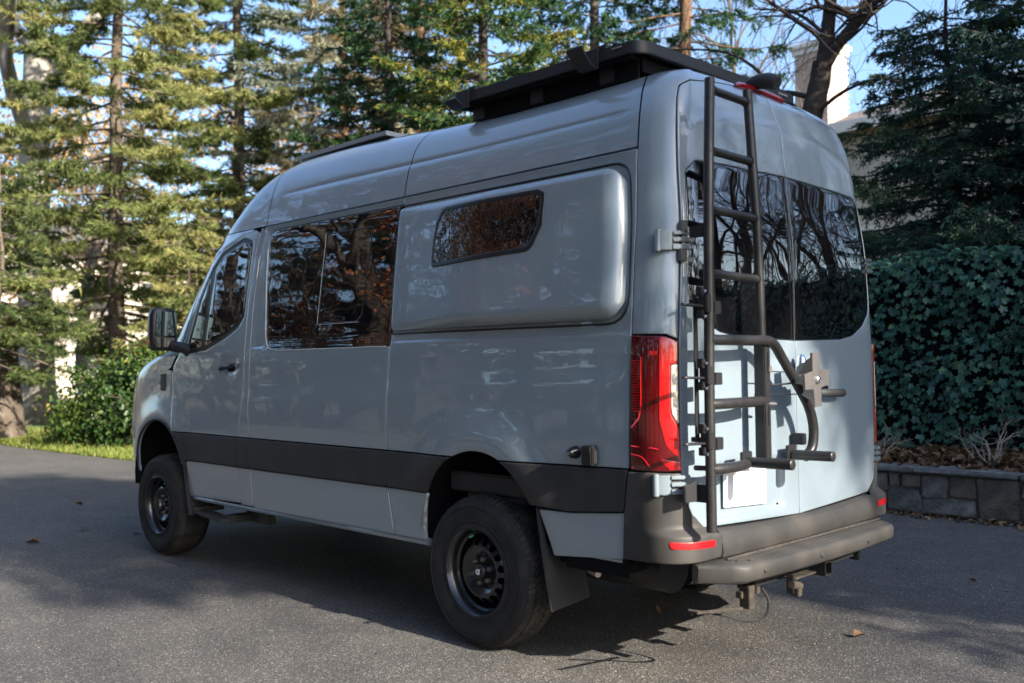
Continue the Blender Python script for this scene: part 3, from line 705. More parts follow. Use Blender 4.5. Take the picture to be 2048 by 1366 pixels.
# slotted mounting plate and the three spring latches
sub('mounting_plate', lambda m: [m.box((.055, -.930, 1.42), (.004, .028, .62))]+[m.box((.052, -.925, z), (.05, .02, .02)) for z in (1.70, 1.12)], STEELB)
for z in (1.690, 1.390, 1.118):
    la = sub('latch', lambda m: [m.box((.10, -.925, z+.0), (.045, .035, .075)), m.box((.112, -.868, z-.015), (.03, .052, .052)), m.box((.09, -.945, z+.05), (.03, .022, .04)), m.box((.09, -.945, z-.045), (.03, .02, .035))], STEELB, bevel=.003)
    sub('latch_handle', lambda m: m.tube(spline([(.10, -.93, z-.012), (.10, -.99, z-.010), (.098, -1.06, z-.008), (.088, -1.07, z-.007), (.078, -1.05, z-.008), (.08, -.98, z-.010), (.085, -.93, z-.012)], 3), .0055, 8), STEELB)
    sub('latch_bolt', lambda m: [m.lathe([(0, .007), (.006, .005), (.008, 0)], 10, 'x', (.113, -.942, z+dz)) for dz in (.050, -.055)], CHROME)
sub('ladder_foot', lambda m: [m.box((.055, -.905, .893), (.075, .02, .075)), m.prism([(.012, -.985, .86), (.012, -.985, .925), (.03, -.925, .95), (.03, -.925, .86)], (1, -.3, 0), .02)], STEELB, bevel=.003)
sub('ladder_foot', lambda m: m.box((.05, -.90, 2.0), (.07, .018, .05)), STEELB, bevel=.003)
sub('ladder_bolt', lambda m: m.tube([(.03, -.92, 1.0), (.095, -.905, 1.0)], .012, 8), STEELB, bevel=.003)

# ---- roof rack
m_ = MB()
ro = resample(clean(rounded([(-1.72, -.74, .06), (-.36, -.74, .10), (-.36, .74, .10), (-1.72, .74, .06)])), .12); ro = clean([tuple(q) for q in ro])
Zr0, Zr1 = 2.912, 2.972
Pn = [Vector(q) for q in ro]; In = inset(Pn, .03); n = len(Pn)
v = [(q.x, q.y, Zr0) for q in Pn]+[(q.x, q.y, Zr1) for q in Pn]+[(q.x, q.y, Zr1) for q in In]+[(q.x, q.y, Zr0) for q in In]
f = []
for r_ in range(4):
    for i in range(n): f.append((r_*n+i, r_*n+(i+1) % n, ((r_+1) % 4)*n+(i+1) % n, ((r_+1) % 4)*n+i))
m_.add(v, f); rack = m_.build('roof_rack', STEELB, van, bevel=.004)
for x in np.linspace(-1.55, -.5, 7):
    m = MB(); m.box((x, 0, 2.957), (.07, 1.43, .024)); m.build('rack_slat', STEELB, rack, bevel=.003)
for x in (-.62, -1.1, -1.55):
    for sy in (-1, 1): m = MB(); m.box((x, sy*.66, 2.87), (.09, .035, .10)); m.build('rack_foot', STEELB, rack, bevel=.004)
for sy in (-1, 1):
    m = MB(); m.box((-.99, sy*.66, 2.862), (1.12, .012, .10)); m.box((-1.05, sy*.70, 2.905), (1.25, .05, .02)); m.build('rack_rail_gap_shade', BLACK, rack)  # rail, plus a black plate standing in for shade in the gap below
m = MB(); m.box((-1.04, 0, 2.925), (1.30, 1.42, .012)); m.build('rack_tray', BLACK, rack)
m = MB(); m.box((-.42, 0, 2.875), (.012, 1.3, .07)); m.build('rack_fairing', BLACK, rack)
for x, hh in ((-.66, .62), (-1.60, .25)):
    m = MB(); pr = []
    for k in range(9):
        t = k/8; y = -.752-.13*t*hh**.3; z = 2.885+.0*t+.14*hh*t*t
        pr.append((x, y, z))
    vv = []; ff = []
    for (x_, y_, z_) in pr: vv += [(x_-.05, y_, z_), (x_+.05, y_, z_), (x_+.05, y_-.006, z_-.012), (x_-.05, y_-.006, z_-.012)]
    for i in range(8):
        for r_ in range(4): ff.append((i*4+r_, i*4+(r_+1) % 4, (i+1)*4+(r_+1) % 4, (i+1)*4+r_))
    ff += [(0, 1, 2, 3), (35, 34, 33, 32)]
    m.add(vv, ff); m.box((x, -.747, 2.93), (.10, .012, .10)); m.box((x+.06, -.70, 2.985), (.05, .07, .02)); m.build('awning_bracket', STEELB, rack, bevel=.002)
m = MB(); m.box((-.356, .55, 2.945), (.004, .10, .012)); m.box((-.50, -.743, 2.955), (.06, .004, .010)); m.build('rack_badge', ALU, rack)
# solar panel
m = MB(); m.box((-3.0, 0, 2.930), (1.02, 1.22, .03)); sp = m.build('solar_panel', PANELS, van, bevel=.002)
m = MB(); m.box((-3.0, 0, 2.947), (.96, 1.16, .004)); m.build('solar_cells', PVCELL, sp)
m = MB(); m.box((-2.42, 0, 2.94), (.10, .5, .04)); m.build('roof_vent', TRIM, van, bevel=.01)

# ---- side lamps near the rear wheel: round socket and box cover
m = MB(); q = surf(-.555, 1.04, 0); m.lathe([(.0, -.05), (.014, -.048), (.022, -.035), (.028, -.02), (.03, 0)], 20, 'y', q)
m.tube([q+Vector((-.012, -.045, .008)), q+Vector((.01, -.055, .0))], .008, 8)
fc = m.build('power_inlet', TRIM, van); m = MB(); m.lathe([(0, -.056), (.007, -.055), (.009, -.05)], 12, 'y', q); m.build('inlet_pin', CHROME, fc)
m = MB(); q = surf(-.455, 1.032, 0); m.box(q+Vector((0, -.022, 0)), (.062, .05, .088)); bx = m.build('socket_cover', TRIM, van, bevel=.005)
m = MB(); m.box(q+Vector((.0, -.048, .028)), (.05, .006, .022)); m.box(q+Vector((.034, -.02, -.005)), (.004, .03, .06)); m.build('cover_edge', STEEL, bx, bevel=.001)

# ---- mirror
def mirr():
    m = MB()
    v = []; f = []
    rows = [(1.585, .75), (1.60, .92), (1.66, 1.0), (1.75, 1.0), (1.84, .97), (1.885, .85), (1.905, .6)]
    for z, k in rows:
        cy = -1.105-.01*(z-1.7); 
        for t in range(16):
            a = 2*PI*t/16; cx, sy_ = math.cos(a), math.sin(a)
            x = -4.60+(.085*k*abs(cx)**.8*(1 if cx > 0 else -1)*(.45 if cx > 0 else 1.25)); y = cy+.105*k*abs(sy_)**.6*(1 if sy_ > 0 else -1)
            v.append((x, y, z))
    n = 16
    for i in range(len(rows)-1):
        for t in range(n): f.append((i*n+t, i*n+(t+1) % n, (i+1)*n+(t+1) % n, (i+1)*n+t))
    f += [tuple(range(n)), tuple((len(rows)-1)*n+t for t in range(n))[::-1]]
    m.add(v, f); o = m.build('wing_mirror', TRIM, van)
    g = MB(); g.prism([(-4.556, -1.19, 1.695), (-4.556, -1.02, 1.695), (-4.556, -1.025, 1.872), (-4.556, -1.175, 1.878)], (1, .12, 0), .006); g.build('mirror_glass', MIRG, o)
    g = MB(); g.prism([(-4.556, -1.185, 1.61), (-4.556, -1.03, 1.61), (-4.556, -1.02, 1.68), (-4.556, -1.19, 1.68)], (1, .12, 0), .006); g.build('lower_mirror_glass', GLASS, o)
    g = MB(); g.tube([(-4.57, -1.05, 1.62), (-4.50, -.985, 1.60), (-4.47, -.95, 1.57)], [.045, .04, .05], 10); g.build('mirror_arm', TRIM, o)
    g = MB(); g.box((-4.64, -1.206, 1.655), (.06, .012, .035)); g.build('turn_signal', ORANGE, o, bevel=.005)
    return o
mo = mirr(); mR = mirror(mo)
for ch in list(mo.children): mirror(ch, mR)

# ---- wheels
R_T = .389
LUG = mat('lug_steel', (.10, .085, .075), .5, .6)
def wheel_proto(loc, side):
    """axis along y, outer face towards side*y; built at the wheel centre"""
    x0, y0, z0 = loc
    sg = side
    m = MB(); m.lathe([(.0, sg*-.085), (.10, sg*-.085), (.13, sg*-.11), (.165, sg*-.16), (.0, sg*-.20)], 32, 'y', (x0, y0, z0)); w_ = m.build('wheel', BLACK, van, loc)
    ty = [(.215, 0), (.222, .012), (.232, .014), (.245, .006), (.27, .012), (.31, .018), (.345, .013), (.362, .002), (.374, -.016), (.3795, -.03)]
    prof = [(r_, sg*(a+.0)) for r_, a in ty]+[(.3805, sg*-.06), (.381, sg*-.12), (.3805, sg*-.19)]+[(r_, sg*(-.243-a)) for r_, a in ty[::-1]]
    m = MB(); m.lathe(prof, 96, 'y', (x0, y0, z0)); ty_ = m.build('tyre', RUBBER, w_, loc)
    # raised ring on the sidewall
    m = MB()
    for r_, a in ((.262, .0105), (.335, .0165)): m.lathe([(r_-.003, sg*a), (r_, sg*(a+.003)), (r_+.003, sg*a)], 96, 'y', (x0, y0, z0))
    m.build('sidewall_ring', RUBBER, w_, loc)
    # tread blocks
    V = []; F = []
    ribs = [(-.004, -.040, 72, .2), (-.046, -.088, 64, .0), (-.094, -.130, 64, .5), (-.136, -.178, 64, .25), (-.184, -.224, 72, .7)]
    for ri, (a, b, nb, ph) in enumerate(ribs):
        for k in range(nb):
            t0 = 2*PI*(k+ph)/nb; t1 = t0+2*PI/nb*.80; sk = .030 if ri % 2 else -.030
            if ri in (0, 4): sk = .012
            n0 = len(V)
            for rr_, in ((R_T-.010,), (R_T-(.006 if ri in (0, 4) else .0),)):
                for yy, dt in ((a, -sk/2), (b, sk/2)):
                    for t in (t0, t1):
                        rq_ = rr_
                        if ri == 0 and yy == a: rq_ = rr_-.011
                        if ri == 4 and yy == b: rq_ = rr_-.011
                        V.append((rq_*math.cos(t+dt*2), sg*yy, rq_*math.sin(t+dt*2)))
            F += [(n0+4, n0+5, n0+7, n0+6), (n0, n0+1, n0+5, n0+4), (n0+2, n0+6, n0+7, n0+3), (n0, n0+4, n0+6, n0+2), (n0+1, n0+3, n0+7, n0+5)]
    m = MB(); m.add([Vector(q)+Vector(loc) for q in V], F); tb = m.build('tread', TREAD, w_, loc, smooth=False); tb['kind'] = 'stuff'
    # rim: lip and barrel
    m = MB(); m.lathe([(.196, sg*-.13), (.190, sg*-.10), (.192, sg*-.055), (.203, sg*-.045), (.205, sg*-.02), (.212, sg*-.008), (.221, sg*.004), (.224, sg*.010), (.219, sg*.012), (.212, sg*.003)], 64, 'y', (x0, y0, z0))
    m.build('rim', RIM, w_, loc)
    # steel face with round vent holes
    def dep(r_): return lin(r_, [.0, .07, .078, .112, .125, .135, .165, .178, .192], [-.055, -.055, -.050, -.030, -.022, -.026, -.050, -.075, -.09])
    oc = [Vector((.191*math.cos(2*PI*k/72), .191*math.sin(2*PI*k/72))) for k in range(72)]
    vs = list(oc); es = [(k, (k+1) % 72) for k in range(72)]; hs = []
    for k in range(16):
        a = 2*PI*(k+.5)/16; hc = Vector((.151*math.cos(a), .151*math.sin(a))); n0 = len(vs)
        vs += [hc+Vector((.0185*math.cos(2*PI*j/14), .0185*math.sin(2*PI*j/14))) for j in range(14)]; es += [(n0+j, n0+(j+1) % 14) for j in range(14)]; hs.append(hc)
    for r_ in (.183, .173, .13, .125, .118, .11, .095, .08, .074, .066, .04, .02):
        q_ = max(8, int(r_*330))
        for k in range(q_):
            p_ = Vector((r_*math.cos(2*PI*k/q_), r_*math.sin(2*PI*k/q_)))
            if all((p_-h_).length > .0205 for h_ in hs): vs.append(p_)
    Vc, _, Fc, *_r = delaunay_2d_cdt(vs, es, [], 0, 1e-7)
    ff = []
    for t in Fc:
        c_ = (Vc[t[0]]+Vc[t[1]]+Vc[t[2]])/3
        if all((c_-h_).length > .0183 for h_ in hs): ff.append(tuple(t) if sg < 0 else tuple(t)[::-1])
    fo = mk('wheel_disc', [(q.x, sg*dep(q.length), q.y) for q in Vc], ff, RIM, w_, loc)
    m = MB()
    for k in range(6):
        a = 2*PI*k/6+.3; c_ = Vector(loc)+Vector((.0625*math.cos(a), sg*-.05, .0625*math.sin(a)))
        m.lathe([(0, sg*.030), (.010, sg*.028), (.0135, sg*.022), (.0145, 0)], 8, 'y', c_)
    m.build('lug_nuts', LUG, w_, loc)
    m = MB(); m.lathe([(0, sg*-.012), (.026, sg*-.013), (.034, sg*-.017), (.039, sg*-.028), (.040, sg*-.055)], 28, 'y', (x0, y0, z0)); m.build('hub_cap', TRIM, w_, loc)
    # white emblem: ring with a slanted stroke
    m = MB(); yy = y0+sg*(-.0115)
    ring = [(x0-.006+.0085*math.cos(a), yy, z0-.001+.012*math.sin(a)) for a in np.linspace(0, 2*PI, 15)]
    m.tube(ring, .0022, 5, cap=False); m.tube([(x0+.001, yy, z0-.013), (x0+.007, yy, z0-.013), (x0+.010, yy, z0+.014), (x0+.015, yy, z0+.014)], .0022, 5)
    m.build('hub_emblem', WHITEP, w_, loc)
    m = MB(); m.tube([(x0-.05, y0+sg*-.03, z0+.178), (x0-.06, y0+sg*-.01, z0+.168)], .004, 6); m.build('valve', mat('valve_green', (.05, .5, .3), .4) if side < 0 and x0 > -2 else TRIM, w_, loc)
    return w_
wl_ = wheel_proto((-1.26, -.995, R_T), -1)
def wheel_copy(src, loc, rot=0):
    c = src.copy(); C.objects.link(c); c.parent = van; c.matrix_parent_inverse = Matrix.Translation(-WL[van.name]); c.location = loc; WL[c.name] = Vector(loc); c.rotation_euler.y = rot
    d = Vector(loc)-WL[src.name]
    for ch in src.children:
        k = ch.copy(); C.objects.link(k); k.parent = c; WL[k.name] = Vector(loc); k.matrix_parent_inverse = ch.matrix_parent_inverse.copy(); k.location = ch.location.copy()
    return c
wheel_copy(wl_, (-4.925, -.995, R_T), .7)
wr_ = wheel_proto((-1.26, .995, R_T), 1)
wheel_copy(wr_, (-4.925, .995, R_T), 1.3)
# wheel wells
for cx, cz in ((-1.24, .56), (-4.92, .60)):
    for sy in (-1, 1):
        v = []; f = []
        for k in range(17):
            a = math.radians(-10+200*k/16); r_ = .47
            v += [(cx+r_*math.cos(a), sy*.985, cz+r_*math.sin(a)), (cx+r_*math.cos(a), sy*.60, cz+r_*math.sin(a)), (cx, sy*.60, cz)]
        for k in range(16): f += [(k*3, k*3+1, k*3+4, k*3+3), (k*3+1, k*3+2, k*3+4)]
        mk('wheel_well', v, f, BLACK, van)
m = MB(); m.box((-1.24, -.90, .83), (.62, .03, .10)); m.tube([(-1.45, -.86, .76), (-1.0, -.86, .76)], .03, 8); m.build('spring_mount', CLAD, van, bevel=.01)
# underside
m = MB(); m.box((-3.0, 0, .565), (4.6, 1.5, .10)); m.box((-2.9, -.36, .47), (4.4, .08, .12)); m.box((-2.9, .36, .47), (4.4, .08, .12)); m.build('chassis', BLACK, van)
m = MB(); m.tube([(-1.26, -.9, .39), (-1.26, .9, .39)], .05, 10); m.lathe([(0, -.12), (.1, -.10), (.15, 0), (.1, .10), (0, .12)], 16, 'y', (-1.26, 0, .39)); m.build('rear_axle', BLACK, van)
m = MB(); m.tube([(-4.925, -.9, .39), (-4.925, .9, .39)], .045, 10); m.build('front_axle', BLACK, van)
m = MB(); m.tube([(-.9, -.55, .47), (-.35, -.55, .47)], .12, 14); m.build('exhaust_silencer', STEELB, van)
m = MB(); m.tube([(-.55, -.93, .49), (-.48, -.955, .485)], .016, 10); m.build('tow_eye', ALU, van)
m = MB(); m.box((-.5, -.90, .54), (.42, .12, .05)); m.build('underside_rail', BLACK, van)
# mud flaps
def flap(x, y0_, y1_, z0_, z1_, bulge):
    v = []; f = []; N = 9; M = 9
    for i in range(N):
        t = i/(N-1); z = z1_+(z0_-z1_)*t
        for j in range(M):
            u = j/(M-1); inn = y1_ if t > .55 else y0_+(y1_-y0_)*(.42+.58*sstep(.25, .55, t))
            y = y0_+(inn-y0_)*u
            xx = x+bulge*(t-.5)*1.0-.05*math.sin(PI*t)*0+.03*t*t
            v.append((xx-.015*u, y, z+.02*u*t))
    for i in range(N-1):
        for j in range(M-1): q = i*M+j; f.append((q, q+1, q+M+1, q+M))
    n0 = len(v); v2 = [(a-.014, b, c) for a, b, c in v]; f2 = [tuple(k+n0 for k in q[::-1]) for q in f]
    ring = [j for j in range(M)]+[i*M+M-1 for i in range(1, N)]+[(N-1)*M+j for j in range(M-2, -1, -1)]+[i*M for i in range(N-2, 0, -1)]
    fr = [(ring[k], ring[(k+1) % len(ring)], ring[(k+1) % len(ring)]+n0, ring[k]+n0) for k in range(len(ring))]
    m = MB(); m.add(v+v2, f+f2+fr); return m.build('mud_flap', CLAD, van, bevel=.004)
o = flap(-.765, -1.022, -.73, .285, .768, .06); mirror(o)
o = flap(-4.445, -1.01, -.80, .36, .74, .05); mirror(o)
# cab step
m = MB()
m.prism([(-4.46, -.965, .375), (-3.86, -1.045, .365), (-3.80, -.98, .365), (-3.86, -.955, .365), (-4.20, -.90, .375)], (0, 0, 1), .028)
m.box((-3.84, -.86, .39), (.10, .26, .05)); m.box((-4.40, -.86, .40), (.08, .24, .04)); m.box((-3.72, -.80, .40), (.30, .06, .09)); cs = m.build('cab_step', CLADW, van, bevel=.004)
mirror(cs)
# ------------------------------------------------------------ ground
def ground_mat():
    m = bpy.data.materials.new('asphalt'); m.use_nodes = True; nt = m.node_tree; b = nt.nodes['Principled BSDF']
    tc = nt.nodes.new('ShaderNodeTexCoord')
    def noise(s, d=3, r=.5):
        n = nt.nodes.new('ShaderNodeTexNoise'); n.inputs['Scale'].default_value = s; n.inputs['Detail'].default_value = d; n.inputs['Roughness'].default_value = r
        nt.links.new(tc.outputs['Object'], n.inputs['Vector']); return n
    def ramp(src, stops):
        r = nt.nodes.new('ShaderNodeValToRGB'); e = r.color_ramp.elements
        e[0].position, e[0].color = stops[0][0], (*stops[0][1], 1); e[1].position, e[1].color = stops[-1][0], (*stops[-1][1], 1)
        for p, c in stops[1:-1]:
            k = e.new(p); k.color = (*c, 1)
        nt.links.new(src, r.inputs[0]); return r
    def mixc(f, a, bb, mode='MIX', fac=None):
        x = nt.nodes.new('ShaderNodeMix'); x.data_type = 'RGBA'; x.blend_type = mode
        if fac is not None: x.inputs[0].default_value = fac
        else: nt.links.new(f, x.inputs[0])
        nt.links.new(a, x.inputs[6]); nt.links.new(bb, x.inputs[7]); return x.outputs[2]
    v = nt.nodes.new('ShaderNodeTexVoronoi'); v.inputs['Scale'].default_value = 150; nt.links.new(tc.outputs['Object'], v.inputs['Vector'])
    sp = nt.nodes.new('ShaderNodeSeparateColor'); nt.links.new(v.outputs['Color'], sp.inputs[0])
    stones = ramp(sp.outputs[0], [(0, (.043, .042, .0405)), (.55, (.078, .0755, .072)), (.86, (.108, .103, .097)), (.95, (.16, .153, .142)), (1, (.30, .285, .26))])
    big = ramp(noise(.35, 5, .6).outputs[0], [(.3, (.72, .73, .76)), (.7, (1.22, 1.18, 1.12))])
    c = mixc(None, stones.outputs[0], big.outputs[0], 'MULTIPLY', 1.0)
    mid = ramp(noise(3.1, 6, .65).outputs[0], [(.3, (.82, .82, .83)), (.7, (1.2, 1.18, 1.15))])
    c = mixc(None, c, mid.outputs[0], 'MULTIPLY', 1.0)
    nt.links.new(c, b.inputs['Base Color'])
    b.inputs['Roughness'].default_value = .78; b.inputs['Specular IOR Level'].default_value = .4
    bp = nt.nodes.new('ShaderNodeBump'); bp.inputs['Strength'].default_value = .7; bp.inputs['Distance'].default_value = .004
    nt.links.new(v.outputs['Distance'], bp.inputs['Height'])
    b2 = nt.nodes.new('ShaderNodeBump'); b2.inputs['Strength'].default_value = .35; b2.inputs['Distance'].default_value = .012
    nt.links.new(noise(28, 4, .6).outputs[0], b2.inputs['Height']); nt.links.new(bp.outputs[0], b2.inputs['Normal'])
    nt.links.new(b2.outputs[0], b.inputs['Normal'])
    return m
ASPH = ground_mat()
EARTH = mat('earth', (.060, .048, .034), .95, noise=(1.2, (.10, .085, .045), .35, .7, 6), bump=[(18, .5, .03)])
LAWN = mat('lawn', (.10, .14, .025), .9, noise=(2.2, (.17, .19, .05), .35, .7, 6), bump=[(40, .6, .03)])
def sheet(name, x0, y0, x1, y1, z, m):
    o = mk(name, [(x0, y0, z), (x1, y0, z), (x1, y1, z), (x0, y1, z)], [(0, 1, 2, 3)], m, smooth=False); tag(o, kind='structure'); return o
sheet('ground', -400, -400, 400, 400, -.012, EARTH)
# driveway outline: wide court, its far edge curving away on the left
edge = spline([(9, 4.72, 0), (0, 4.72, 0), (-5.5, 4.6, 0), (-9, 3.1, 0), (-12, 2.3, 0), (-15, 2.0, 0), (-19, 1.9, 0), (-24, 2.4, 0), (-34, 7, 0)], 6)
lower = [(-36, -3, 0), (-26, -5.5, 0), (-18, -6.2, 0), (-10, -6.6, 0), (0, -7.6, 0), (14, -8.5, 0), (30, -8, 0), (30, 4.2, 0)]
dv = [Vector((p[0], p[1], 0)) for p in lower]+[Vector((p[0], p[1], 0)) for p in edge]
bm_ = bmesh.new(); bv = [bm_.verts.new(p) for p in dv]; bm_.faces.new(bv); bmesh.ops.triangulate(bm_, faces=bm_.faces)
me_ = bpy.data.meshes.new('driveway'); bm_.normal_update(); bmesh.ops.recalc_face_normals(bm_, faces=bm_.faces); bm_.to_mesh(me_); bm_.free(); me_.materials.append(ASPH)
o = link(bpy.data.objects.new('driveway', me_)); tag(o, kind='structure')
# lawn strip, slightly raised
lv = []; N = 40
xe = [p for p in edge if p[0] < -6]
v = []; f = []
for i, p in enumerate(xe):
    for k in range(8):
        t = k/7; y = p[1]+.02+t*t*16; z = .002+.05*sstep(0, .25, t)+.25*sstep(.2, 1, t)+.02*math.sin(p[0]*1.7+t*9)*t
        v.append((p[0], y, z))
for i in range(len(xe)-1):
    for k in range(7): q = i*8+k; f.append((q, q+1, q+9, q+8))
o = mk('lawn', v, f, LAWN); tag(o, kind='structure')
n = 26000; X = rng.uniform(-22, -7, n); ey = np.interp(-X, [-p[0] for p in xe], [p[1] for p in xe])
Y = ey+.01+rng.random(n)**1.4*3.4; t_ = np.clip((Y-ey-.02)/16, 0, 1)**.5
Z = .002+.05*np.clip(t_/.25, 0, 1)
a = rng.uniform(0, 2*PI, n); h = rng.uniform(.03, .085, n); dx, dy = np.cos(a)*.012, np.sin(a)*.012; lx, ly = rng.normal(0, .02, n), rng.normal(0, .02, n)
V = np.stack([np.stack([X-dx, Y-dy, Z], 1), np.stack([X+dx, Y+dy, Z], 1), np.stack([X+lx, Y+ly, Z+h], 1)], 1).reshape(-1, 3)
GRASS = foliage('grass_blades', [(0, (.09, .13, .02)), (.6, (.18, .24, .04)), (1, (.34, .30, .10))], .4)
o = mknp('grass', V, np.arange(3*n).reshape(-1, 3), GRASS, tone=np.repeat(rng.random(n), 3), kind='stuff')

# ------------------------------------------------------------ foliage tools
def norm(a): return a/(np.linalg.norm(a, axis=-1, keepdims=True)+1e-9)
def needles(P, D, n, L, W, spread, seedtone, along=1.0):
    """n slim triangles fanned out around every twig P -> P+D; returns V,F,tone"""
    m = len(P); D3 = np.repeat(D, n, 0); P3 = np.repeat(P, n, 0)
    t = rng.random((m*n, 1))*along; dirn = norm(norm(D3)+rng.normal(0, spread, (m*n, 3)))
    base = P3+D3*t; ln = L*rng.uniform(.6, 1.25, (m*n, 1)); side = norm(np.cross(dirn, rng.normal(0, 1, (m*n, 3))))*W*rng.uniform(.6, 1.3, (m*n, 1))
    V = np.stack([base-side*.6, base+side*.6, base+dirn*ln], 1).reshape(-1, 3)
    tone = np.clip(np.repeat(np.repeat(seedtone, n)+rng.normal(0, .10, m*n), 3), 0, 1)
    return V, np.arange(3*m*n).reshape(-1, 3), tone
def leafcards(P, N, S, tone, fold=.25, shape=None):
    """small two-sided leaves of 4 triangles each facing N"""
    m = len(P); N = norm(N); up_ = norm(rng.normal(0, .5, (m, 3))+np.array([0, 0, -1.0])); u = norm(np.cross(N, up_)); v_ = np.cross(N, u)
    sh = shape if shape is not None else np.array([(0, -.5, 0), (.42, -.12, 1), (.30, .28, .6), (0, .55, 0), (-.30, .28, .6), (-.42, -.12, 1)])
    k = len(sh); S = S.reshape(-1, 1, 1)
    V = P[:, None]+S*(u[:, None]*sh[None, :, 0:1]+v_[:, None]*sh[None, :, 1:2]+N[:, None]*sh[None, :, 2:3]*fold)
    V = V.reshape(-1, 3); i0 = (np.arange(m)*k)[:, None]
    tri = np.array([(0, i, i+1) for i in range(1, k-1)]); F = (i0[:, None]+tri[None]).reshape(-1, 3)
    return V, F, np.repeat(np.clip(tone, 0, 1), k)
class Seg:
    """collects tapered limbs as few-sided tubes, numpy-built"""
    def __init__(s): s.v = []; s.f = []; s.n = 0
    def limb(s, pts, rad, sides=5):
        pts = np.asarray(pts, float); m = len(pts); T = np.gradient(pts, axis=0); T = norm(T)
        a = np.array([0, 0, 1.0]) if abs(T[0, 2]) < .9 else np.array([1.0, 0, 0]); A = norm(np.cross(T, a)); B = np.cross(T, A)
        th = 2*PI*np.arange(sides)/sides; R = np.asarray(rad, float).reshape(-1, 1, 1)
        V = pts[:, None]+R*(A[:, None]*np.cos(th)[None, :, None]+B[:, None]*np.sin(th)[None, :, None])
        s.v.append(V.reshape(-1, 3)); i = np.arange(m-1)[:, None]*sides; k = np.arange(sides)[None]; k2 = (k+1) % sides
        F = np.stack([i+k, i+k2, i+sides+k2, i+sides+k], 2).reshape(-1, 4)+s.n; s.f.append(F); s.n += m*sides
    def build(s, name, m, parent=None, loc=(0, 0, 0), kind=None):
        return mknp(name, np.concatenate(s.v), np.concatenate(s.f), m, parent, loc, smooth=True, kind=kind)
BARK = mat('bark', (.085, .066, .05), .95, 0, .2, noise=(5, (.15, .125, .10), .35, .7, 6), bump=[(14, .9, .03)])
BARKD = mat('dark_bark', (.035, .030, .027), .95, 0, .2, noise=(5, (.075, .06, .05), .35, .7, 6), bump=[(14, .9, .03)])
BARKP = mat('pale_bark', (.36, .33, .28), .9, 0, .2, noise=(1.6, (.17, .15, .12), .45, .65, 6), bump=[(10, .5, .02)])
BARKO = mat('orange_bark', (.19, .11, .065), .95, 0, .2, noise=(6, (.10, .065, .045), .35, .7, 6), bump=[(14, .9, .03)])
def conifer(name, label, loc, H, R0, z0, fmat, bmat, nb, tw, L, W, nn, droop=.25, spread=.5, tone=(.2, .8), clump=1.0, group=None, top=1.0, hang=.0, seed=0, rmin=.35, cat='tree', zcut=None, trunk_r=.012):
    """open whorled conifer: a trunk, drooping boughs, side sprays with needles"""
    global rng
    rng = np.random.default_rng(seed+11)
    t = empty(name, loc, label, cat, group)
    s = Seg(); hs = np.linspace(0, H, 14); wob = np.cumsum(rng.normal(0, .03, (14, 2)), 0)
    tp = np.stack([wob[:, 0], wob[:, 1], hs-.05], 1); s.limb(tp+np.array(loc), np.maximum(.02, trunk_r*H*(1-hs/H)**.8+.01), 9); s.build('trunk', bmat, t, loc)
    b = Seg(); PP = []; DD = []; TT = []
    for i in range(nb):
        z = z0+(min(H*.98, zcut or 1e9)-z0)*((i+rng.random())/nb); fr = max(0, 1-(z/H)); r = R0*(fr**.75)*top*rng.uniform(.62, 1.12)+rmin
        az = i*2.39996+rng.normal(0, .25); d = np.array([math.cos(az), math.sin(az), 0.0])
        u = np.linspace(0, 1, 8); dr = droop*rng.uniform(.6, 1.5)
        bx = np.interp(z, hs, tp[:, 0]); by = np.interp(z, hs, tp[:, 1])
        pts = np.stack([bx+d[0]*u*r, by+d[1]*u*r, z-dr*r*u**1.3*(1-.45*u)+.22*r*np.maximum(0, u-.7)], 1)+np.array(loc)
        pts[:, :2] += np.cumsum(rng.normal(0, .015*r, (8, 2)), 0)
        b.limb(pts, .006+.035*(r/4)*(1-u*.9), 4)
        bt = rng.uniform(*tone)
        side = np.array([-d[1], d[0], 0]); k = max(6, int(tw*r))
        uu = rng.uniform(.12, 1, k)**.8; q = np.stack([np.interp(uu, u, pts[:, c]) for c in range(3)], 1)
        sg = np.where(rng.random(k) < .5, -1, 1)[:, None]
        ln = (.30+.42*r*.25)*(1.05-uu*.75)[:, None]*rng.uniform(.5, 1.2, (k, 1))
        dirn = norm(d[None]*rng.uniform(.4, 1.1, (k, 1))+side[None]*sg*rng.uniform(.3, 1.1, (k, 1))+np.array([0, 0, -1.0])[None]*(rng.uniform(-.05, .35, (k, 1))+hang*rng.uniform(.3, 1.4, (k, 1))))
        # three sub-twigs on every spray
        for f0 in (0, .33, .66, .95):
            base = q+dirn*ln*f0; dd = norm(dirn+rng.normal(0, .38, (k, 3)))*ln*rng.uniform(.3, .55, (k, 1))
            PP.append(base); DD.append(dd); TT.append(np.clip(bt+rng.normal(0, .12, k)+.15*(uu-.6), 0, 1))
    b.build('branches', bmat, t, loc)
    P, D, T = np.concatenate(PP), np.concatenate(DD), np.concatenate(TT)
    V, F, tn = needles(P, D, nn, L, W, spread, T)
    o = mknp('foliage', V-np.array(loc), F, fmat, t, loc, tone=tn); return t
for q in (): pass
_b = Seg.build
def _build(s, name, m, parent=None, loc=(0, 0, 0), kind=None):
    return mknp(name, np.concatenate(s.v)-np.array(loc), np.concatenate(s.f), m, parent, loc, smooth=True, kind=kind)
Seg.build = _build
def wander(p, d, L, n, curl, grav=0.):
    pts = [np.array(p, float)]; d = np.array(d, float); d /= np.linalg.norm(d)
    for i in range(n):
        d = d+rng.normal(0, curl, 3)+np.array([0, 0, grav]); d /= np.linalg.norm(d); pts.append(pts[-1]+d*L/n)
    return np.array(pts), d
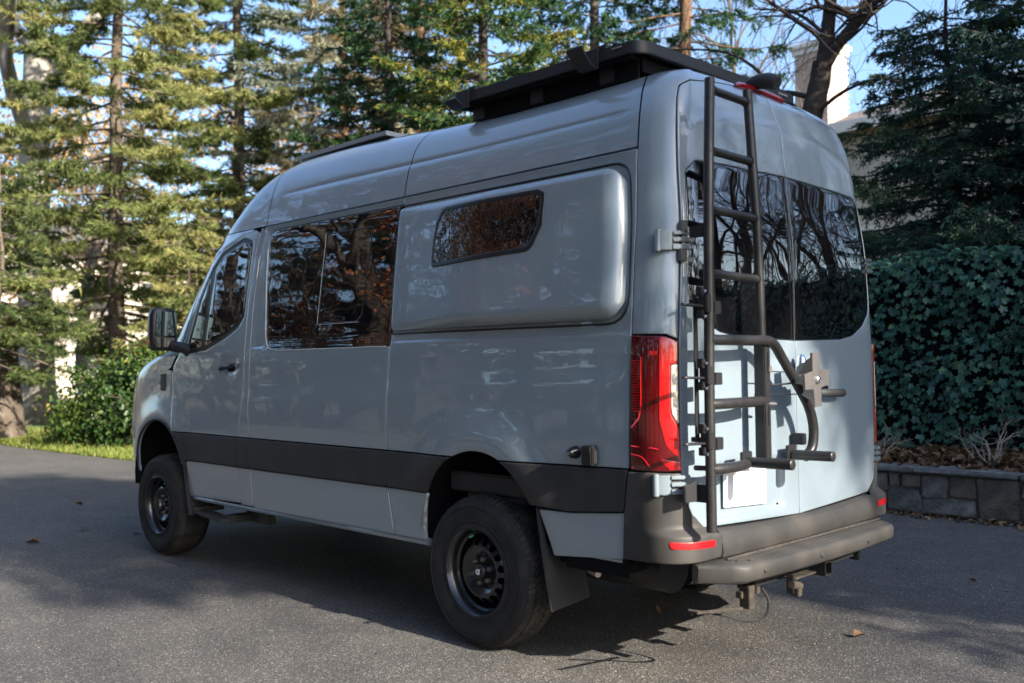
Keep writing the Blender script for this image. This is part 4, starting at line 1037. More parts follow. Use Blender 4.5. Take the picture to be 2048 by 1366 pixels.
def grow(s, p, d, L, r, depth, maxd, curl, spreadv, tips, up=.05, nk=(3, 5), shrink=(.55, .8)):
    n = 5 if depth < 2 else 4 if depth < 4 else 3
    pts, de = wander(p, d, L, n, curl*(1+.25*depth), up if depth else up*.3)
    r1 = r*.62 if depth < maxd else r*.25
    s.limb(pts, np.linspace(r, r1, n+1), 8 if depth == 0 else 6 if depth == 1 else 4 if depth < 4 else 3)
    if depth >= maxd: tips.append((pts, de)); return
    for i in range(rng.integers(*nk)+ (1 if depth == 0 else 0)):
        t = rng.uniform(.35, 1.0) if i else 1.0
        q = np.array([np.interp(t*n, np.arange(n+1), pts[:, c]) for c in range(3)])
        k = rng.normal(0, 1, 3); k -= de*np.dot(k, de); k /= np.linalg.norm(k); a = spreadv*rng.uniform(.4, 1.15)*(.45 if i == 0 else 1)
        nd = de*math.cos(a)+k*math.sin(a); rr = np.interp(t, [0, 1], [r, r1])*(rng.uniform(.45, .75) if i else .92)
        grow(s, q, nd, L*rng.uniform(*shrink), rr, depth+1, maxd, curl, spreadv, tips, up, nk, shrink)
def baretree(name, label, loc, H, r, seed, maxd=5, bmat=None, lean=(0, 0), curl=.10, spreadv=.75, leafy=None, group=None, up=.05, nk=(3, 5), trunkL=.34, pts=None, cat='tree', shrink=(.55, .8)):
    """leaf: (count per tip, size, spread, material, tone range)"""
    global rng
    rng = np.random.default_rng(seed)
    t = empty(name, loc, label, cat, group)
    s0 = Seg(); P, de = wander((0, 0, -.1), (lean[0], lean[1], 1), H*trunkL, 7, curl*.35)
    s0.limb(P, np.concatenate([[r*1.35], np.linspace(r*1.08, r*.8, 7)]), 12); mknp('trunk', np.concatenate(s0.v), np.concatenate(s0.f), bmat or BARK, t, loc, smooth=True)
    s = Seg(); tips = []
    m = 4 if maxd > 3 else 3
    for i in range(m):
        tt = .62+.38*(i+1)/m; q = np.array([np.interp(tt*7, np.arange(8), P[:, c]) for c in range(3)])
        a = 2*PI*i/m+rng.uniform(-.5, .5); k = np.array([math.cos(a), math.sin(a), 0]); an = rng.uniform(.35, .8)*(.3 if i == m-1 else 1)
        grow(s, q, de*math.cos(an)+k*math.sin(an), H*.27*rng.uniform(.8, 1.2), r*.62*rng.uniform(.7, 1), 1, maxd, curl, spreadv, tips, up, nk, shrink)
    mknp('branches', np.concatenate(s.v), np.concatenate(s.f), bmat or BARK, t, loc, smooth=True)
    if leafy:
        cnt, size, spr, fm, tr_ = leafy
        B = np.concatenate([tp[0][1:] for tp in tips]); B = np.repeat(B, cnt, 0); B = B+rng.normal(0, spr, B.shape)
        V, F, tn = leafcards(B, rng.normal(0, 1, B.shape)+np.array([0, 0, .5]), size*rng.uniform(.6, 1.3, len(B)), rng.uniform(*tr_, len(B)))
        mknp('leaves', V, F, fm, t, loc, tone=tn)
    return t
def replant(t, loc, rot, sc, label):
    c = t.copy(); C.objects.link(c); c.location = loc; c.rotation_euler.z = rot; c.scale = (sc,)*3; c['label'] = label
    for ch in t.children:
        k = ch.copy(); C.objects.link(k); k.parent = c; k.matrix_parent_inverse = Matrix.Identity(4); k.location = (0, 0, 0)
    return c

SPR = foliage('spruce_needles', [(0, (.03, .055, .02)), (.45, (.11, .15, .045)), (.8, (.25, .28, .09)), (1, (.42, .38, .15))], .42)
BLUE = foliage('blue_spruce_needles', [(0, (.06, .08, .06)), (.5, (.22, .25, .18)), (.8, (.32, .33, .23)), (1, (.28, .22, .11))], .25)
BROWNS = foliage('hanging_spruce_needles', [(0, (.03, .04, .018)), (.4, (.09, .09, .04)), (.7, (.20, .13, .055)), (1, (.30, .18, .08))], .3)
CED = foliage('cedar_sprays', [(0, (.012, .038, .018)), (.5, (.034, .095, .030)), (.85, (.11, .16, .03)), (1, (.30, .24, .04))], .3)
YEW = foliage('yew_needles', [(0, (.010, .030, .024)), (.5, (.024, .068, .050)), (.85, (.05, .11, .07)), (1, (.10, .16, .06))], .2)
RHO = foliage('broad_leaves', [(0, (.012, .03, .008)), (.5, (.035, .075, .015)), (.85, (.10, .14, .03)), (1, (.28, .22, .05))], .3, .4)
OAKL = foliage('brown_oak_leaves', [(0, (.10, .03, .012)), (.5, (.26, .075, .025)), (1, (.42, .16, .05))], .45, .5)
ORNG = foliage('autumn_leaves', [(0, (.25, .12, .04)), (.5, (.42, .24, .08)), (1, (.55, .38, .16))], .4)
IVY = foliage('ivy_leaves', [(0, (.014, .044, .030)), (.5, (.034, .102, .068)), (.85, (.07, .17, .10)), (1, (.15, .27, .10))], .12, .38)

SOUTH = []
# ---- left: the spruces behind the drive
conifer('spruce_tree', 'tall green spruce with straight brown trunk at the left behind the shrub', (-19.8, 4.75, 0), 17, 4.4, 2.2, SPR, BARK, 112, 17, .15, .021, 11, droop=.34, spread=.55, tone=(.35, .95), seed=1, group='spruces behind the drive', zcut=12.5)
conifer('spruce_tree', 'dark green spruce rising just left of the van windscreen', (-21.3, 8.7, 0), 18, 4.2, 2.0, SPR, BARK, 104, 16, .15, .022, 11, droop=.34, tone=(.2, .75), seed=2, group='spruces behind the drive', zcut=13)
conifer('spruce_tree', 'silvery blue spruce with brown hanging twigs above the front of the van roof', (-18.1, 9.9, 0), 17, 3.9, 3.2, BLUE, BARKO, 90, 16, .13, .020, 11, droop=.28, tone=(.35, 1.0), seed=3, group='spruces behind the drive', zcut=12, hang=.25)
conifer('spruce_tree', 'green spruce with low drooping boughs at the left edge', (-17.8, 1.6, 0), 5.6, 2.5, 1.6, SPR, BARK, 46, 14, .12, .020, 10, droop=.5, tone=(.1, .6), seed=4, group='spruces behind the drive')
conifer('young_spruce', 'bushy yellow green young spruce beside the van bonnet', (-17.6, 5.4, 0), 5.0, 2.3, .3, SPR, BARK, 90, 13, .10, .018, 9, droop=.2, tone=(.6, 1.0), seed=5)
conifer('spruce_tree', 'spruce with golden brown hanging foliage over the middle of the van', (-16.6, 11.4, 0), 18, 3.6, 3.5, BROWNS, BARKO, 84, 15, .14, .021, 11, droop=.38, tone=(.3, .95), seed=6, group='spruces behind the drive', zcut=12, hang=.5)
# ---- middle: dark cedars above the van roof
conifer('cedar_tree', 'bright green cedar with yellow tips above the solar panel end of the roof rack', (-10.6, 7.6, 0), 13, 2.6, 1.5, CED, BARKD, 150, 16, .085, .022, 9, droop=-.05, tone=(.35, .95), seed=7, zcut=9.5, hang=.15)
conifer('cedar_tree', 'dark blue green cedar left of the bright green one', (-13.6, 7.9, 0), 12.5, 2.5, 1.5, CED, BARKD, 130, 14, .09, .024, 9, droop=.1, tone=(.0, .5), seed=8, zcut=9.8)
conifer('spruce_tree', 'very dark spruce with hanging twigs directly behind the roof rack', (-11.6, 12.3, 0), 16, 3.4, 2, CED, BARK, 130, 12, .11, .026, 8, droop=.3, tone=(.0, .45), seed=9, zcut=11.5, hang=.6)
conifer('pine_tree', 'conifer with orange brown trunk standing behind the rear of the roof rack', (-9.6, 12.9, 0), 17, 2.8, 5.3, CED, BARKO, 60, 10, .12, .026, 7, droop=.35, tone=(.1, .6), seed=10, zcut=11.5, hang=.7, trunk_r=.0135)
# ---- right: yew and hemlock over the ivy
conifer('yew_tree', 'large dark blue green evergreen towering over the ivy hedge at the right', (-.6, 8.9, 0), 11, 3.1, 2.2, YEW, BARKD, 210, 24, .055, .014, 10, droop=.28, spread=.6, tone=(.1, .95), seed=12, zcut=7.6, hang=.35)
conifer('yew_tree', 'sparse evergreen with bare inner twigs between the van and the big yew', (-2.5, 8.6, 0), 6.8, 2.4, 2.0, YEW, BARKD, 150, 26, .055, .014, 9, droop=.22, spread=.6, tone=(.2, 1.0), seed=13, zcut=6.0, hang=.3)
conifer('yew_tree', 'dense evergreen close over the hedge top at the right edge', (.55, 7.9, 0), 8.5, 2.5, 2.3, YEW, BARKD, 150, 22, .055, .014, 9, droop=.25, spread=.6, tone=(.1, .9), seed=14, zcut=7.0, hang=.35)

# ---- deciduous trees in the distance
bt1 = baretree('bare_tree', 'slim bare tree with two thin stems right of the orange trunk', (-10.3, 16.4, 0), 13, .13, 21, 5, BARK, (.02, .03), spreadv=.6, group='bare trees in the background')
replant(bt1, (-11.3, 18.4, 0), 2.0, 1.1, 'slim bare tree just behind the twin stemmed one')
bt2 = baretree('bare_tree', 'bare tree with a few orange leaves behind the spruces at far left', (-33, 9, 0), 15, .22, 22, 5, BARK, (0, 0), spreadv=.8, leafy=(2, .15, .5, ORNG, (.2, 1)), group='bare trees in the background')
for i, (x, y, r_, s_, lb) in enumerate([(-38, 3.5, 1, 1.0, 'autumn tree at the left edge beyond the pale trunk'), (-42, 14, 2.2, 1.1, 'autumn tree seen through the gap between the two green spruces'),
                                       (-36, 20, 3.6, 1.05, 'autumn tree seen behind the silvery spruce'), (-27, 21, .6, .9, 'autumn tree behind the golden brown spruce'), (-30, 28, 5, 1.1, 'autumn tree farthest back behind the cedars')]):
    replant(bt2, (x, y, 0), r_, s_, lb)
pale = baretree('sycamore_tree', 'pale barked tall trunk rising at the left edge behind the spruce', (-24.5, 4.6, 0), 17, .42, 25, 4, BARKP, (.01, 0), trunkL=.6, spreadv=.6)
big = empty('bare_tree', (-3.78, 7.5, 0), 'dark leaning bare tree with forked trunk in front of the chimney', 'tree')
rng = np.random.default_rng(31); s = Seg(); B_ = np.array([-3.78, 7.5, 0])
P = np.array([(-4.15, 7.5, 0), (-4.12, 7.5, 1.5), (-4.08, 7.5, 3.2), (-3.98, 7.5, 4.3), (-3.83, 7.5, 4.85), (-3.74, 7.5, 5.15), (-3.70, 7.5, 5.4)]); s.limb(P-B_, [.19, .165, .15, .145, .14, .135, .125], 12)
mknp('trunk', np.concatenate(s.v), np.concatenate(s.f), BARKD, big, tuple(B_), smooth=True)
s = Seg(); tips = []
for pts, r0, r1 in (([(-3.70, 7.5, 5.3), (-3.62, 7.5, 5.75), (-3.56, 7.5, 6.3), (-3.5, 7.5, 7.2)], .105, .07), ([(-3.72, 7.5, 5.25), (-3.50, 7.5, 5.55), (-3.22, 7.5, 5.80), (-3.05, 7.5, 6.0)], .085, .075), ([(-3.05, 7.5, 6.0), (-3.12, 7.5, 6.4), (-3.2, 7.5, 7.0)], .06, .04), ([(-3.05, 7.5, 6.0), (-2.85, 7.45, 6.25), (-2.75, 7.4, 6.9)], .055, .04),
                    ([(-3.12, 7.5, 5.93), (-2.7, 7.4, 6.02), (-2.2, 7.3, 6.15), (-1.6, 7.2, 6.2)], .04, .015), ([(-3.85, 7.5, 4.95), (-4.3, 7.4, 5.1), (-4.9, 7.3, 5.02), (-5.6, 7.2, 5.15)], .04, .012), ([(-3.86, 7.5, 4.7), (-3.4, 7.4, 4.9), (-2.9, 7.3, 4.95), (-2.5, 7.2, 4.8)], .03, .010), ([(-3.62, 7.5, 5.7), (-4.0, 7.4, 6.1), (-4.6, 7.3, 6.3)], .03, .01),
                    ([(-3.9, 7.5, 4.6), (-4.5, 7.6, 5.3), (-5.2, 7.6, 5.9), (-6.3, 7.5, 6.2)], .035, .01)):
    sp_ = np.array([tuple(q) for q in spline(pts, 4)])-B_; s.limb(sp_, np.linspace(r0, r1, len(sp_)), 8)
    for k in range(7):
        t = rng.uniform(.25, 1); i = int(t*(len(sp_)-1)); d = norm(rng.normal(0, 1, 3)+np.array([.0, 0, .3])+norm(sp_[-1]-sp_[0])*.8)
        grow(s, sp_[i], d, rng.uniform(.5, 1.1), r1*rng.uniform(.25, .5)+.004, 3, 5, .14, .7, tips, .02)
mknp('branches', np.concatenate(s.v), np.concatenate(s.f), BARKD, big, tuple(B_), smooth=True)
# thin branches hanging over the rack
s = Seg(); tips = []; ob = empty('bare_tree', (-8.2, 9.6, 0), 'small bare tree with thin arching twigs above the roof rack', 'tree')
P, de = wander((0, 0, 0), (0, 0, 1), 3.4, 6, .03); s.limb(P, np.linspace(.08, .05, 7), 8); mknp('trunk', np.concatenate(s.v), np.concatenate(s.f), BARK, ob, (-8.2, 9.6, 0), smooth=True)
s = Seg()
for a in np.linspace(0, 2*PI, 8)[:-1]: grow(s, P[-1], (math.cos(a)*.8, math.sin(a)*.8, .9), 1.7, .035, 2, 5, .12, .7, tips, .03)
mknp('branches', np.concatenate(s.v), np.concatenate(s.f), BARK, ob, (-8.2, 9.6, 0), smooth=True)

# ---- shrub on the lawn
def shrub(name, label, loc, R, n, size, fm, seed, flat=.8, tone=(.1, .9), cat='shrub'):
    global rng
    rng = np.random.default_rng(seed); t = empty(name, loc, label, cat)
    s = Seg(); tips = []
    for k in range(12):
        a = rng.uniform(0, 2*PI); e = rng.uniform(.4, 1.3); grow(s, (0, 0, .05), (math.cos(a)*math.cos(e), math.sin(a)*math.cos(e), math.sin(e)), R*.55, .02, 2, 4, .1, .7, tips, .02)
    mknp('branches', np.concatenate(s.v), np.concatenate(s.f), BARK, t, loc, smooth=True)
    c = rng.normal(0, 1, (60, 3)); c = norm(c)*R*rng.uniform(.55, 1.0, (60, 1))*np.array([1, 1, flat]); c[:, 2] = np.abs(c[:, 2])*1.1+.12*R
    ci = rng.integers(0, 60, n); P = c[ci]+rng.normal(0, R*.15, (n, 3)); P[:, 2] = np.maximum(.03, P[:, 2])
    ct = rng.uniform(*tone, 60)
    V, F, tn = leafcards(P, norm(P-np.array([0, 0, R*.3]))+rng.normal(0, .6, (n, 3)), size*rng.uniform(.6, 1.3, n), ct[ci]+rng.normal(0, .12, n))
    mknp('leaves', V, F, fm, t, loc, tone=tn); return t
shrub('rhododendron_bush', 'glossy dark green bush at the lawn edge under the spruce', (-15.9, 3.7, 0), 1.5, 10000, .085, RHO, 41, 1.0, (.1, .8))
shrub('rhododendron_bush', 'taller dark green bush between the first one and the van nose', (-14.3, 4.5, 0), 1.5, 8000, .085, RHO, 42, 1.1, (.0, .6))
shrub('azalea_bush', 'low rounded yellow green bush left of the dark one', (-17.4, 3.6, 0), .95, 4500, .06, RHO, 43, .9, (.4, .95))
# brown stone heap or stump at the left edge
m = MB(); rng = np.random.default_rng(5)
m.lathe([(1.0, 0), (.85, .3), (.75, .9), (.66, 1.6), (.62, 2.3), (.60, 2.9), (.0, 2.95)], 28, 'z', (0, 0, 0))
m.v = [(x*(1+.10*math.sin(5*math.atan2(y, x)+z*1.3)), y*(1+.10*math.sin(5*math.atan2(y, x)+z*1.3)), z) for x, y, z in m.v]
m.v = [(x*.62-19.9, y*.62+2.25, z) for x, y, z in m.v]; st_ = m.build('tree_stump', BARK, None, (-19.9, 2.25, 0)); tag(st_, 'thick brown old trunk at the far left edge above the grass', 'tree trunk')

# ------------------------------------------------------------ ivy hedge, bed and stone wall
hedge = empty('ivy_hedge', (-.8, 5.95, .43), 'tall wall of dark green ivy leaves behind the low stone wall', 'hedge')
m_ = MB(); m_.box((1.0, 6.38, 1.42), (12.4, .7, 2.1)); hc = m_.build('shade_backing', BLACK, hedge, smooth=False)  # black box stands in for the shade between the leaves
rng = np.random.default_rng(77)
IVS = np.array([(0, -.08, 0), (.16, -.34, .15), (.40, -.30, .5), (.34, -.05, .35), (.50, .12, .6), (.22, .22, .25), (0, .58, .1), (-.22, .22, .25), (-.50, .12, .6), (-.34, -.05, .35), (-.40, -.30, .5), (-.16, -.34, .15)])
n = 13000; X = rng.uniform(-5.5, 7.3, n); Z = .5+rng.random(n)*2.02
bump = .10*np.sin(X*2.3+Z*1.7)+.07*np.sin(X*5.1-Z*3.3)+.05*np.sin(Z*7.3+X)
Y = 5.86-bump*.75+rng.uniform(-.08, .12, n)
topm = rng.random(n) < .16; Z[topm] = 2.46+rng.random(topm.sum())*.12+.05*np.sin(X[topm]*3); Y[topm] = rng.uniform(5.75, 6.6, topm.sum())
NN = np.stack([rng.normal(0, .38, n), -np.ones(n), rng.normal(.35, .38, n)], 1); NN[topm] = np.stack([rng.normal(0, .5, topm.sum()), -.4*np.ones(topm.sum()), np.ones(topm.sum())], 1)
size = rng.uniform(.038, .11, n); tone = np.clip(rng.beta(2, 2.6, n)+.1*np.sin(X*3+Z*4)+(rng.random(n) < .02)*.5, 0, 1)
P = np.stack([X, Y, Z], 1)
endm = rng.random(n) < .03; X[endm] = -5.35+rng.uniform(-.12, .05, endm.sum()); Y[endm] = rng.uniform(5.9, 6.7, endm.sum()); NN[endm] = np.array([-1.0, -.2, .3]); P = np.stack([X, Y, Z], 1)
vis = (X > -2.6) & (X < .9) & ~topm
idx = np.argsort(-(size*(vis)*(Y < 5.85)))[:290]; rest = np.setdiff1d(np.arange(n), idx)
V, F, tn = leafcards(P[rest]-np.array([-.8, 5.95, .43]), NN[rest], size[rest], tone[rest], .22, IVS)
o = mknp('ivy_leaves', V, F, IVY, hedge, (-.8, 5.95, .43), tone=tn, kind='stuff')
lm_ = []
for k in range(6):
    V, F, tn = leafcards(np.zeros((1, 3)), np.array([[0, -1.0, .0]]), np.array([.1]), np.array([(.25, .4, .5, .6, .75, .9)[k]]), .22, IVS)
    lo_ = mknp('ivy_leaf', V, F, IVY, hedge, (0, 0, 0), tone=tn); lm_.append(lo_.data)
    if k: pass
first = [ob_ for ob_ in hedge.children if ob_.name.startswith('ivy_leaf') and not ob_.name.startswith('ivy_leaves')]
for ob_ in first: bpy.data.objects.remove(ob_)
for i in idx:
    o = bpy.data.objects.new('ivy_leaf', lm_[int(tone[i]*5.99)]); C.objects.link(o); o.parent = hedge
    o.matrix_parent_inverse = Matrix.Translation((.8, -5.95, -.43)); o.location = P[i]+np.array([0, -.03, 0])
    o.rotation_euler = (float(rng.normal(-.3, .35)), float(rng.normal(0, .6)), float(rng.normal(0, .4))); o.scale = (float(size[i]*10),)*3

STONE = mat('wall_stone', (.085, .078, .070), .9, 0, .3, noise=(7, (.19, .18, .165), .48, .72, 6), bump=[(22, .8, .02)])
STONE2 = mat('brown_stone', (.075, .062, .052), .9, 0, .3, noise=(6, (.15, .12, .09), .45, .7, 6), bump=[(20, .8, .02)])
MORT = mat('mortar', (.13, .125, .115), .95, noise=(20, (.22, .21, .19), .4, .7, 4), bump=[(60, .6, .01)])
CAP = mat('wall_coping', (.10, .10, .098), .9, noise=(9, (.20, .20, .19), .45, .7, 5), bump=[(40, .6, .012)])
wall = empty('stone_wall', (0, 4.9, 0), 'low grey stone retaining wall along the edge of the asphalt', 'wall')
def wy(x): return 4.80
m_ = MB(); m_.box((1.6, 4.97, .20), (13.2, .30, .40)); m_.build('mortar_core', MORT, wall, smooth=False)
rng = np.random.default_rng(9); x = -5.0
stones = []
def stone(x0, x1, z0, z1, mt):
    m = MB(); c_ = ((x0+x1)/2, 4.815, (z0+z1)/2); d_ = (x1-x0-.008, .07, z1-z0-.007)
    m.box(c_, d_); m.v = [(a+float(rng.normal(0, .016)), b+float(rng.normal(0, .016))-(.012 if b < 4.81 else 0)*rng.random(), c+float(rng.normal(0, .010))) for a, b, c in m.v]
    return m.build('stone', mt, wall, ((x0+x1)/2, 4.815, (z0+z1)/2), bevel=.012, seg=2)
while x < 8:
    w_ = rng.uniform(.28, .72)
    if rng.random() < .55:
        zz = rng.uniform(.15, .24); stone(x, x+w_, .005, zz, STONE if rng.random() < .6 else STONE2); k = rng.uniform(.35, .65); stone(x, x+w_*k, zz, .375, STONE); stone(x+w_*k, x+w_, zz, .375, STONE2 if rng.random() < .5 else STONE)
    else: stone(x, x+w_, .005, .375, STONE if rng.random() < .6 else STONE2)
    x += w_
x = -5.0
while x < 8:
    w_ = rng.uniform(.9, 1.5); m = MB(); m.box((x+w_/2, 4.93, .408), (w_-.012, .36, .055)); m.v = [(a, b+float(rng.normal(0, .008)), c+float(rng.normal(0, .004))) for a, b, c in m.v]
    m.build('coping_stone', CAP, wall, (x+w_/2, 4.93, .41), bevel=.01); x += w_
# soil bed between wall and hedge
o = mk('planting_bed', [(-5, 5.08, .39), (8, 5.08, .39), (8, 6.6, .50), (-5, 6.6, .50), (-5, 5.08, .0), (8, 5.08, .0)], [(0, 1, 2, 3), (4, 5, 1, 0)], EARTH, smooth=False); tag(o, kind='structure')
LEAFD = foliage('dead_leaves', [(0, (.05, .028, .016)), (.5, (.12, .065, .032)), (1, (.26, .16, .09))], .15, .7)
rng = np.random.default_rng(14); n = 7000; X = rng.uniform(-4.8, 3, n); Y = rng.uniform(4.86, 5.85, n); Z = .435+rng.random(n)**2*.07+(Y-5.1).clip(0)*.07; Z[Y < 5.08] = .442
keep = (Y > 5.08) | (rng.random(n) < .18)
V, F, tn = leafcards(np.stack([X, Y, Z], 1)[keep], (rng.normal(0, .6, (n, 3))+np.array([0, 0, 1.0]))[keep], rng.uniform(.05, .10, n)[keep], rng.random(n)[keep], .4)
mknp('leaf_litter', V, F, LEAFD, tone=tn, kind='stuff')
n = 1500; X = rng.uniform(-5, 8, n); Y = 4.74-np.abs(rng.normal(0, .14, n)); 
V, F, tn = leafcards(np.stack([X, Y, np.full(n, .012)], 1), rng.normal(0, .5, (n, 3))+np.array([0, 0, 1.0]), rng.uniform(.02, .06, n), rng.random(n), .3)
mknp('leaf_debris', V, F, LEAFD, tone=tn, kind='stuff')
# bare shrubs in the bed
TW = mat('grey_twigs', (.20, .165, .13), .9, noise=(30, (.32, .28, .23), .4, .6, 3))
def bareshrub(label, loc, H, seed, n=6):
    global rng
    rng = np.random.default_rng(seed); t = empty('bare_shrub', loc, label, 'shrub', None); s = Seg(); tips = []
    for k in range(n):
        a = 2*PI*k/n+rng.uniform(-.4, .4); e = rng.uniform(.55, 1.2)
        grow(s, (0, 0, -.02), (math.cos(a)*math.cos(e), math.sin(a)*math.cos(e)*.5, math.sin(e)), H*.42, .013, 2, 5, .16, .65, tips, .10, (2, 4))
    mknp('branches', np.concatenate(s.v), np.concatenate(s.f), TW, t, loc, smooth=True)
bareshrub('leafless shrub with curling pale twigs in front of the ivy near the right edge', (-.88, 5.12, .44), .62, 51)
bareshrub('smaller leafless shrub in the bed close behind the van corner', (-1.95, 5.15, .44), .5, 52, 5)
# a few leaves and twigs lying on the asphalt
lv_ = leafcards(np.zeros((1, 3)), np.array([[0, 0, 1.0]]), np.array([1.0]), np.array([.6]), .35)
lo_ = mknp('fallen_leaf', lv_[0], lv_[1], LEAFD, None, (-6.2, -1.5, .01), tone=lv_[2]); lo_.scale = (.11,)*3; LM = lo_.data
tag(lo_, 'brown leaf lying left of the front wheel', 'leaf', 'fallen leaves on the asphalt')
spots = [(-6.55, -.95, .09, 'brown leaf on the shaded asphalt ahead of the front wheel'), (-6.0, -.7, .08, 'curled brown leaf nearest the front tyre'), (-8.3, -.35, .09, 'brown leaf in the long shadow left of the van'), (-3.4, -.75, .06, 'small leaf under the cab step'), (-1.0, .2, .08, 'dry leaf on the sunlit asphalt under the rear'),
         (.05, .5, .07, 'small dry leaf below the tow hitch'), (.2, 3.6, .06, 'small leaf near the stone wall'), (.0, 2.2, .05, 'pale leaf on the dark asphalt right of the step'), (-1.3, 4.5, .09, 'yellow leaf at the foot of the stone wall'), (-.72, 4.62, .09, 'pale leaf at the wall foot near the right edge')]
for x_, y_, s_, lb in spots:
    c_ = lo_.copy(); C.objects.link(c_); c_.location = (x_, y_, .012); c_.scale = (s_,)*3; c_.rotation_euler = (rng.normal(0, .25), rng.normal(0, .25), rng.uniform(0, 6)); c_['label'] = lb
rng = np.random.default_rng(15); n = 500; X = rng.uniform(-4, 1.5, n); Y = rng.uniform(-3.5, 4.5, n)
V, F, tn = leafcards(np.stack([X, Y, np.full(n, .004)], 1), rng.normal(0, .4, (n, 3))+np.array([0, 0, 1.0]), rng.uniform(.006, .016, n), rng.random(n)*.6+.4, .3)
mknp('leaf_crumbs', V, F, LEAFD, tone=tn, kind='stuff')

# ------------------------------------------------------------ house beyond the trees
HW = mat('cream_render', (.62, .55, .45), .85, noise=(2, (.5, .44, .36), .4, .7, 4)); HT = mat('white_trim', (.75, .72, .66), .6); HR = mat('slate_roof', (.10, .095, .095), .8, noise=(3, (.15, .14, .135), .4, .7, 4))
BR = mat('pale_brick', (.50, .36, .30), .9, noise=(6, (.62, .50, .43), .4, .7, 4)); BM = mat('brick_mortar', (.5, .46, .42), .95); HG = mat('house_glass', (.02, .025, .03), .05, 0, .8)
house = empty('house', (-5.5, 22.5, 0), 'cream house with brick chimney half hidden behind the evergreens at the right', 'house')
m = MB(); m.box((-4.6, 23.8, 3.9), (13.0, 7, 7.8)); m.build('wall', HW, house, smooth=False)
m = MB(); m.add([(-11.5, 19.8, 7.75), (2.3, 19.8, 7.75), (2.3, 27.7, 7.75), (-11.5, 27.7, 7.75), (-8.5, 23.8, 9.3), (-.7, 23.8, 9.3)], [(0, 1, 5, 4), (1, 2, 5), (2, 3, 4, 5), (3, 0, 4), (0, 3, 2, 1)]); rf_ = m.build('roof', HR, house, smooth=False)
m = MB(); m.box((-4.6, 19.85, 7.66), (13.6, .12, .28)); m.build('eaves_board', HT, house)
for wx in (-9.4, -7.3, -5.2, -2.6, -.4):
    for wz in (1.7, 4.2):
        m = MB()
        for c_, d_ in (((wx-.55, 20.26, wz), (.10, .08, 1.6)), ((wx+.55, 20.26, wz), (.10, .08, 1.6)), ((wx, 20.26, wz+.75), (1.0, .08, .10)), ((wx, 20.26, wz-.75), (1.0, .08, .10)), ((wx, 20.27, wz), (1.0, .05, .05))): m.box(c_, d_)
        wn = m.build('window', HT, house, smooth=False); m = MB(); m.box((wx, 20.29, wz), (1.0, .02, 1.4)); m.build('pane', HG, wn, smooth=False)
m = MB(); m.box((-10.52, 20.6, 8.6), (.96, 1.1, 3.0)); ch_ = m.build('chimney', BM, house, smooth=False)
m = MB(); m.box((-10.52, 20.6, 10.15), (1.22, 1.35, .14)); m.box((-10.52, 20.6, 10.0), (1.1, 1.22, .16)); m.build('chimney_cap', HT, ch_, bevel=.02)
m = MB()
for r_ in range(42):
    z = 6.5+r_*.08
    for k in range(5):
        x0_ = -11.0+k*.22+(.11 if r_ % 2 else 0); x1_ = min(x0_+.205, -10.04)
        if x0_ < -10.1: m.box(((x0_+x1_)/2, 20.045, z+.035), (x1_-x0_, .02, .065))
    for k in range(5):
        y0_ = 20.06+k*.22+(.11 if r_ % 2 else 0)
        m.box((-10.035, y0_+.1, z+.035), (.02, .205, .065))
bo = m.build('brick', BR, ch_, smooth=False); bo['kind'] = 'stuff'
# white building far behind the spruces at the left
hb = empty('house', (-52, 22, 0), 'white building glimpsed through the spruces at the left', 'house')
m = MB(); m.box((-55, 22, 4), (6, 26, 8)); m.build('wall', HW, hb, smooth=False)
m = MB(); m.add([(-59, 8, 8), (-51, 8, 8), (-51, 36, 8), (-59, 36, 8), (-55, 9, 10.5), (-55, 35, 10.5)], [(0, 1, 4), (1, 2, 5, 4), (2, 3, 5), (3, 0, 4, 5), (0, 3, 2, 1)]); m.build('roof', HR, hb, smooth=False)
for wy_ in range(11, 35, 3):
    for wz in (2, 5.6): m = MB(); m.box((-51.97, wy_, wz), (.06, 1.1, 1.7)); m.build('window', HG, hb, smooth=False)

# far tree line
rng = np.random.default_rng(90)
n = 80000; ang = rng.uniform(math.radians(20), math.radians(340), n); rr = rng.uniform(62, 90, n); hh = (6+5*np.sin(ang*9)+3*np.sin(ang*23+1)+rng.normal(0, 1.2, n))
P = np.stack([rr*np.cos(ang), rr*np.sin(ang), np.abs(rng.random(n)**.8*hh)], 1)
FAR = foliage('far_woods', [(0, (.07, .055, .04)), (.6, (.16, .12, .08)), (1, (.32, .22, .12))], .3)
V, F, tn = leafcards(P, rng.normal(0, 1, (n, 3)), rng.uniform(.25, .6, n), rng.random(n)); mknp('far_woods', V, F, FAR, tone=tn, kind='stuff')

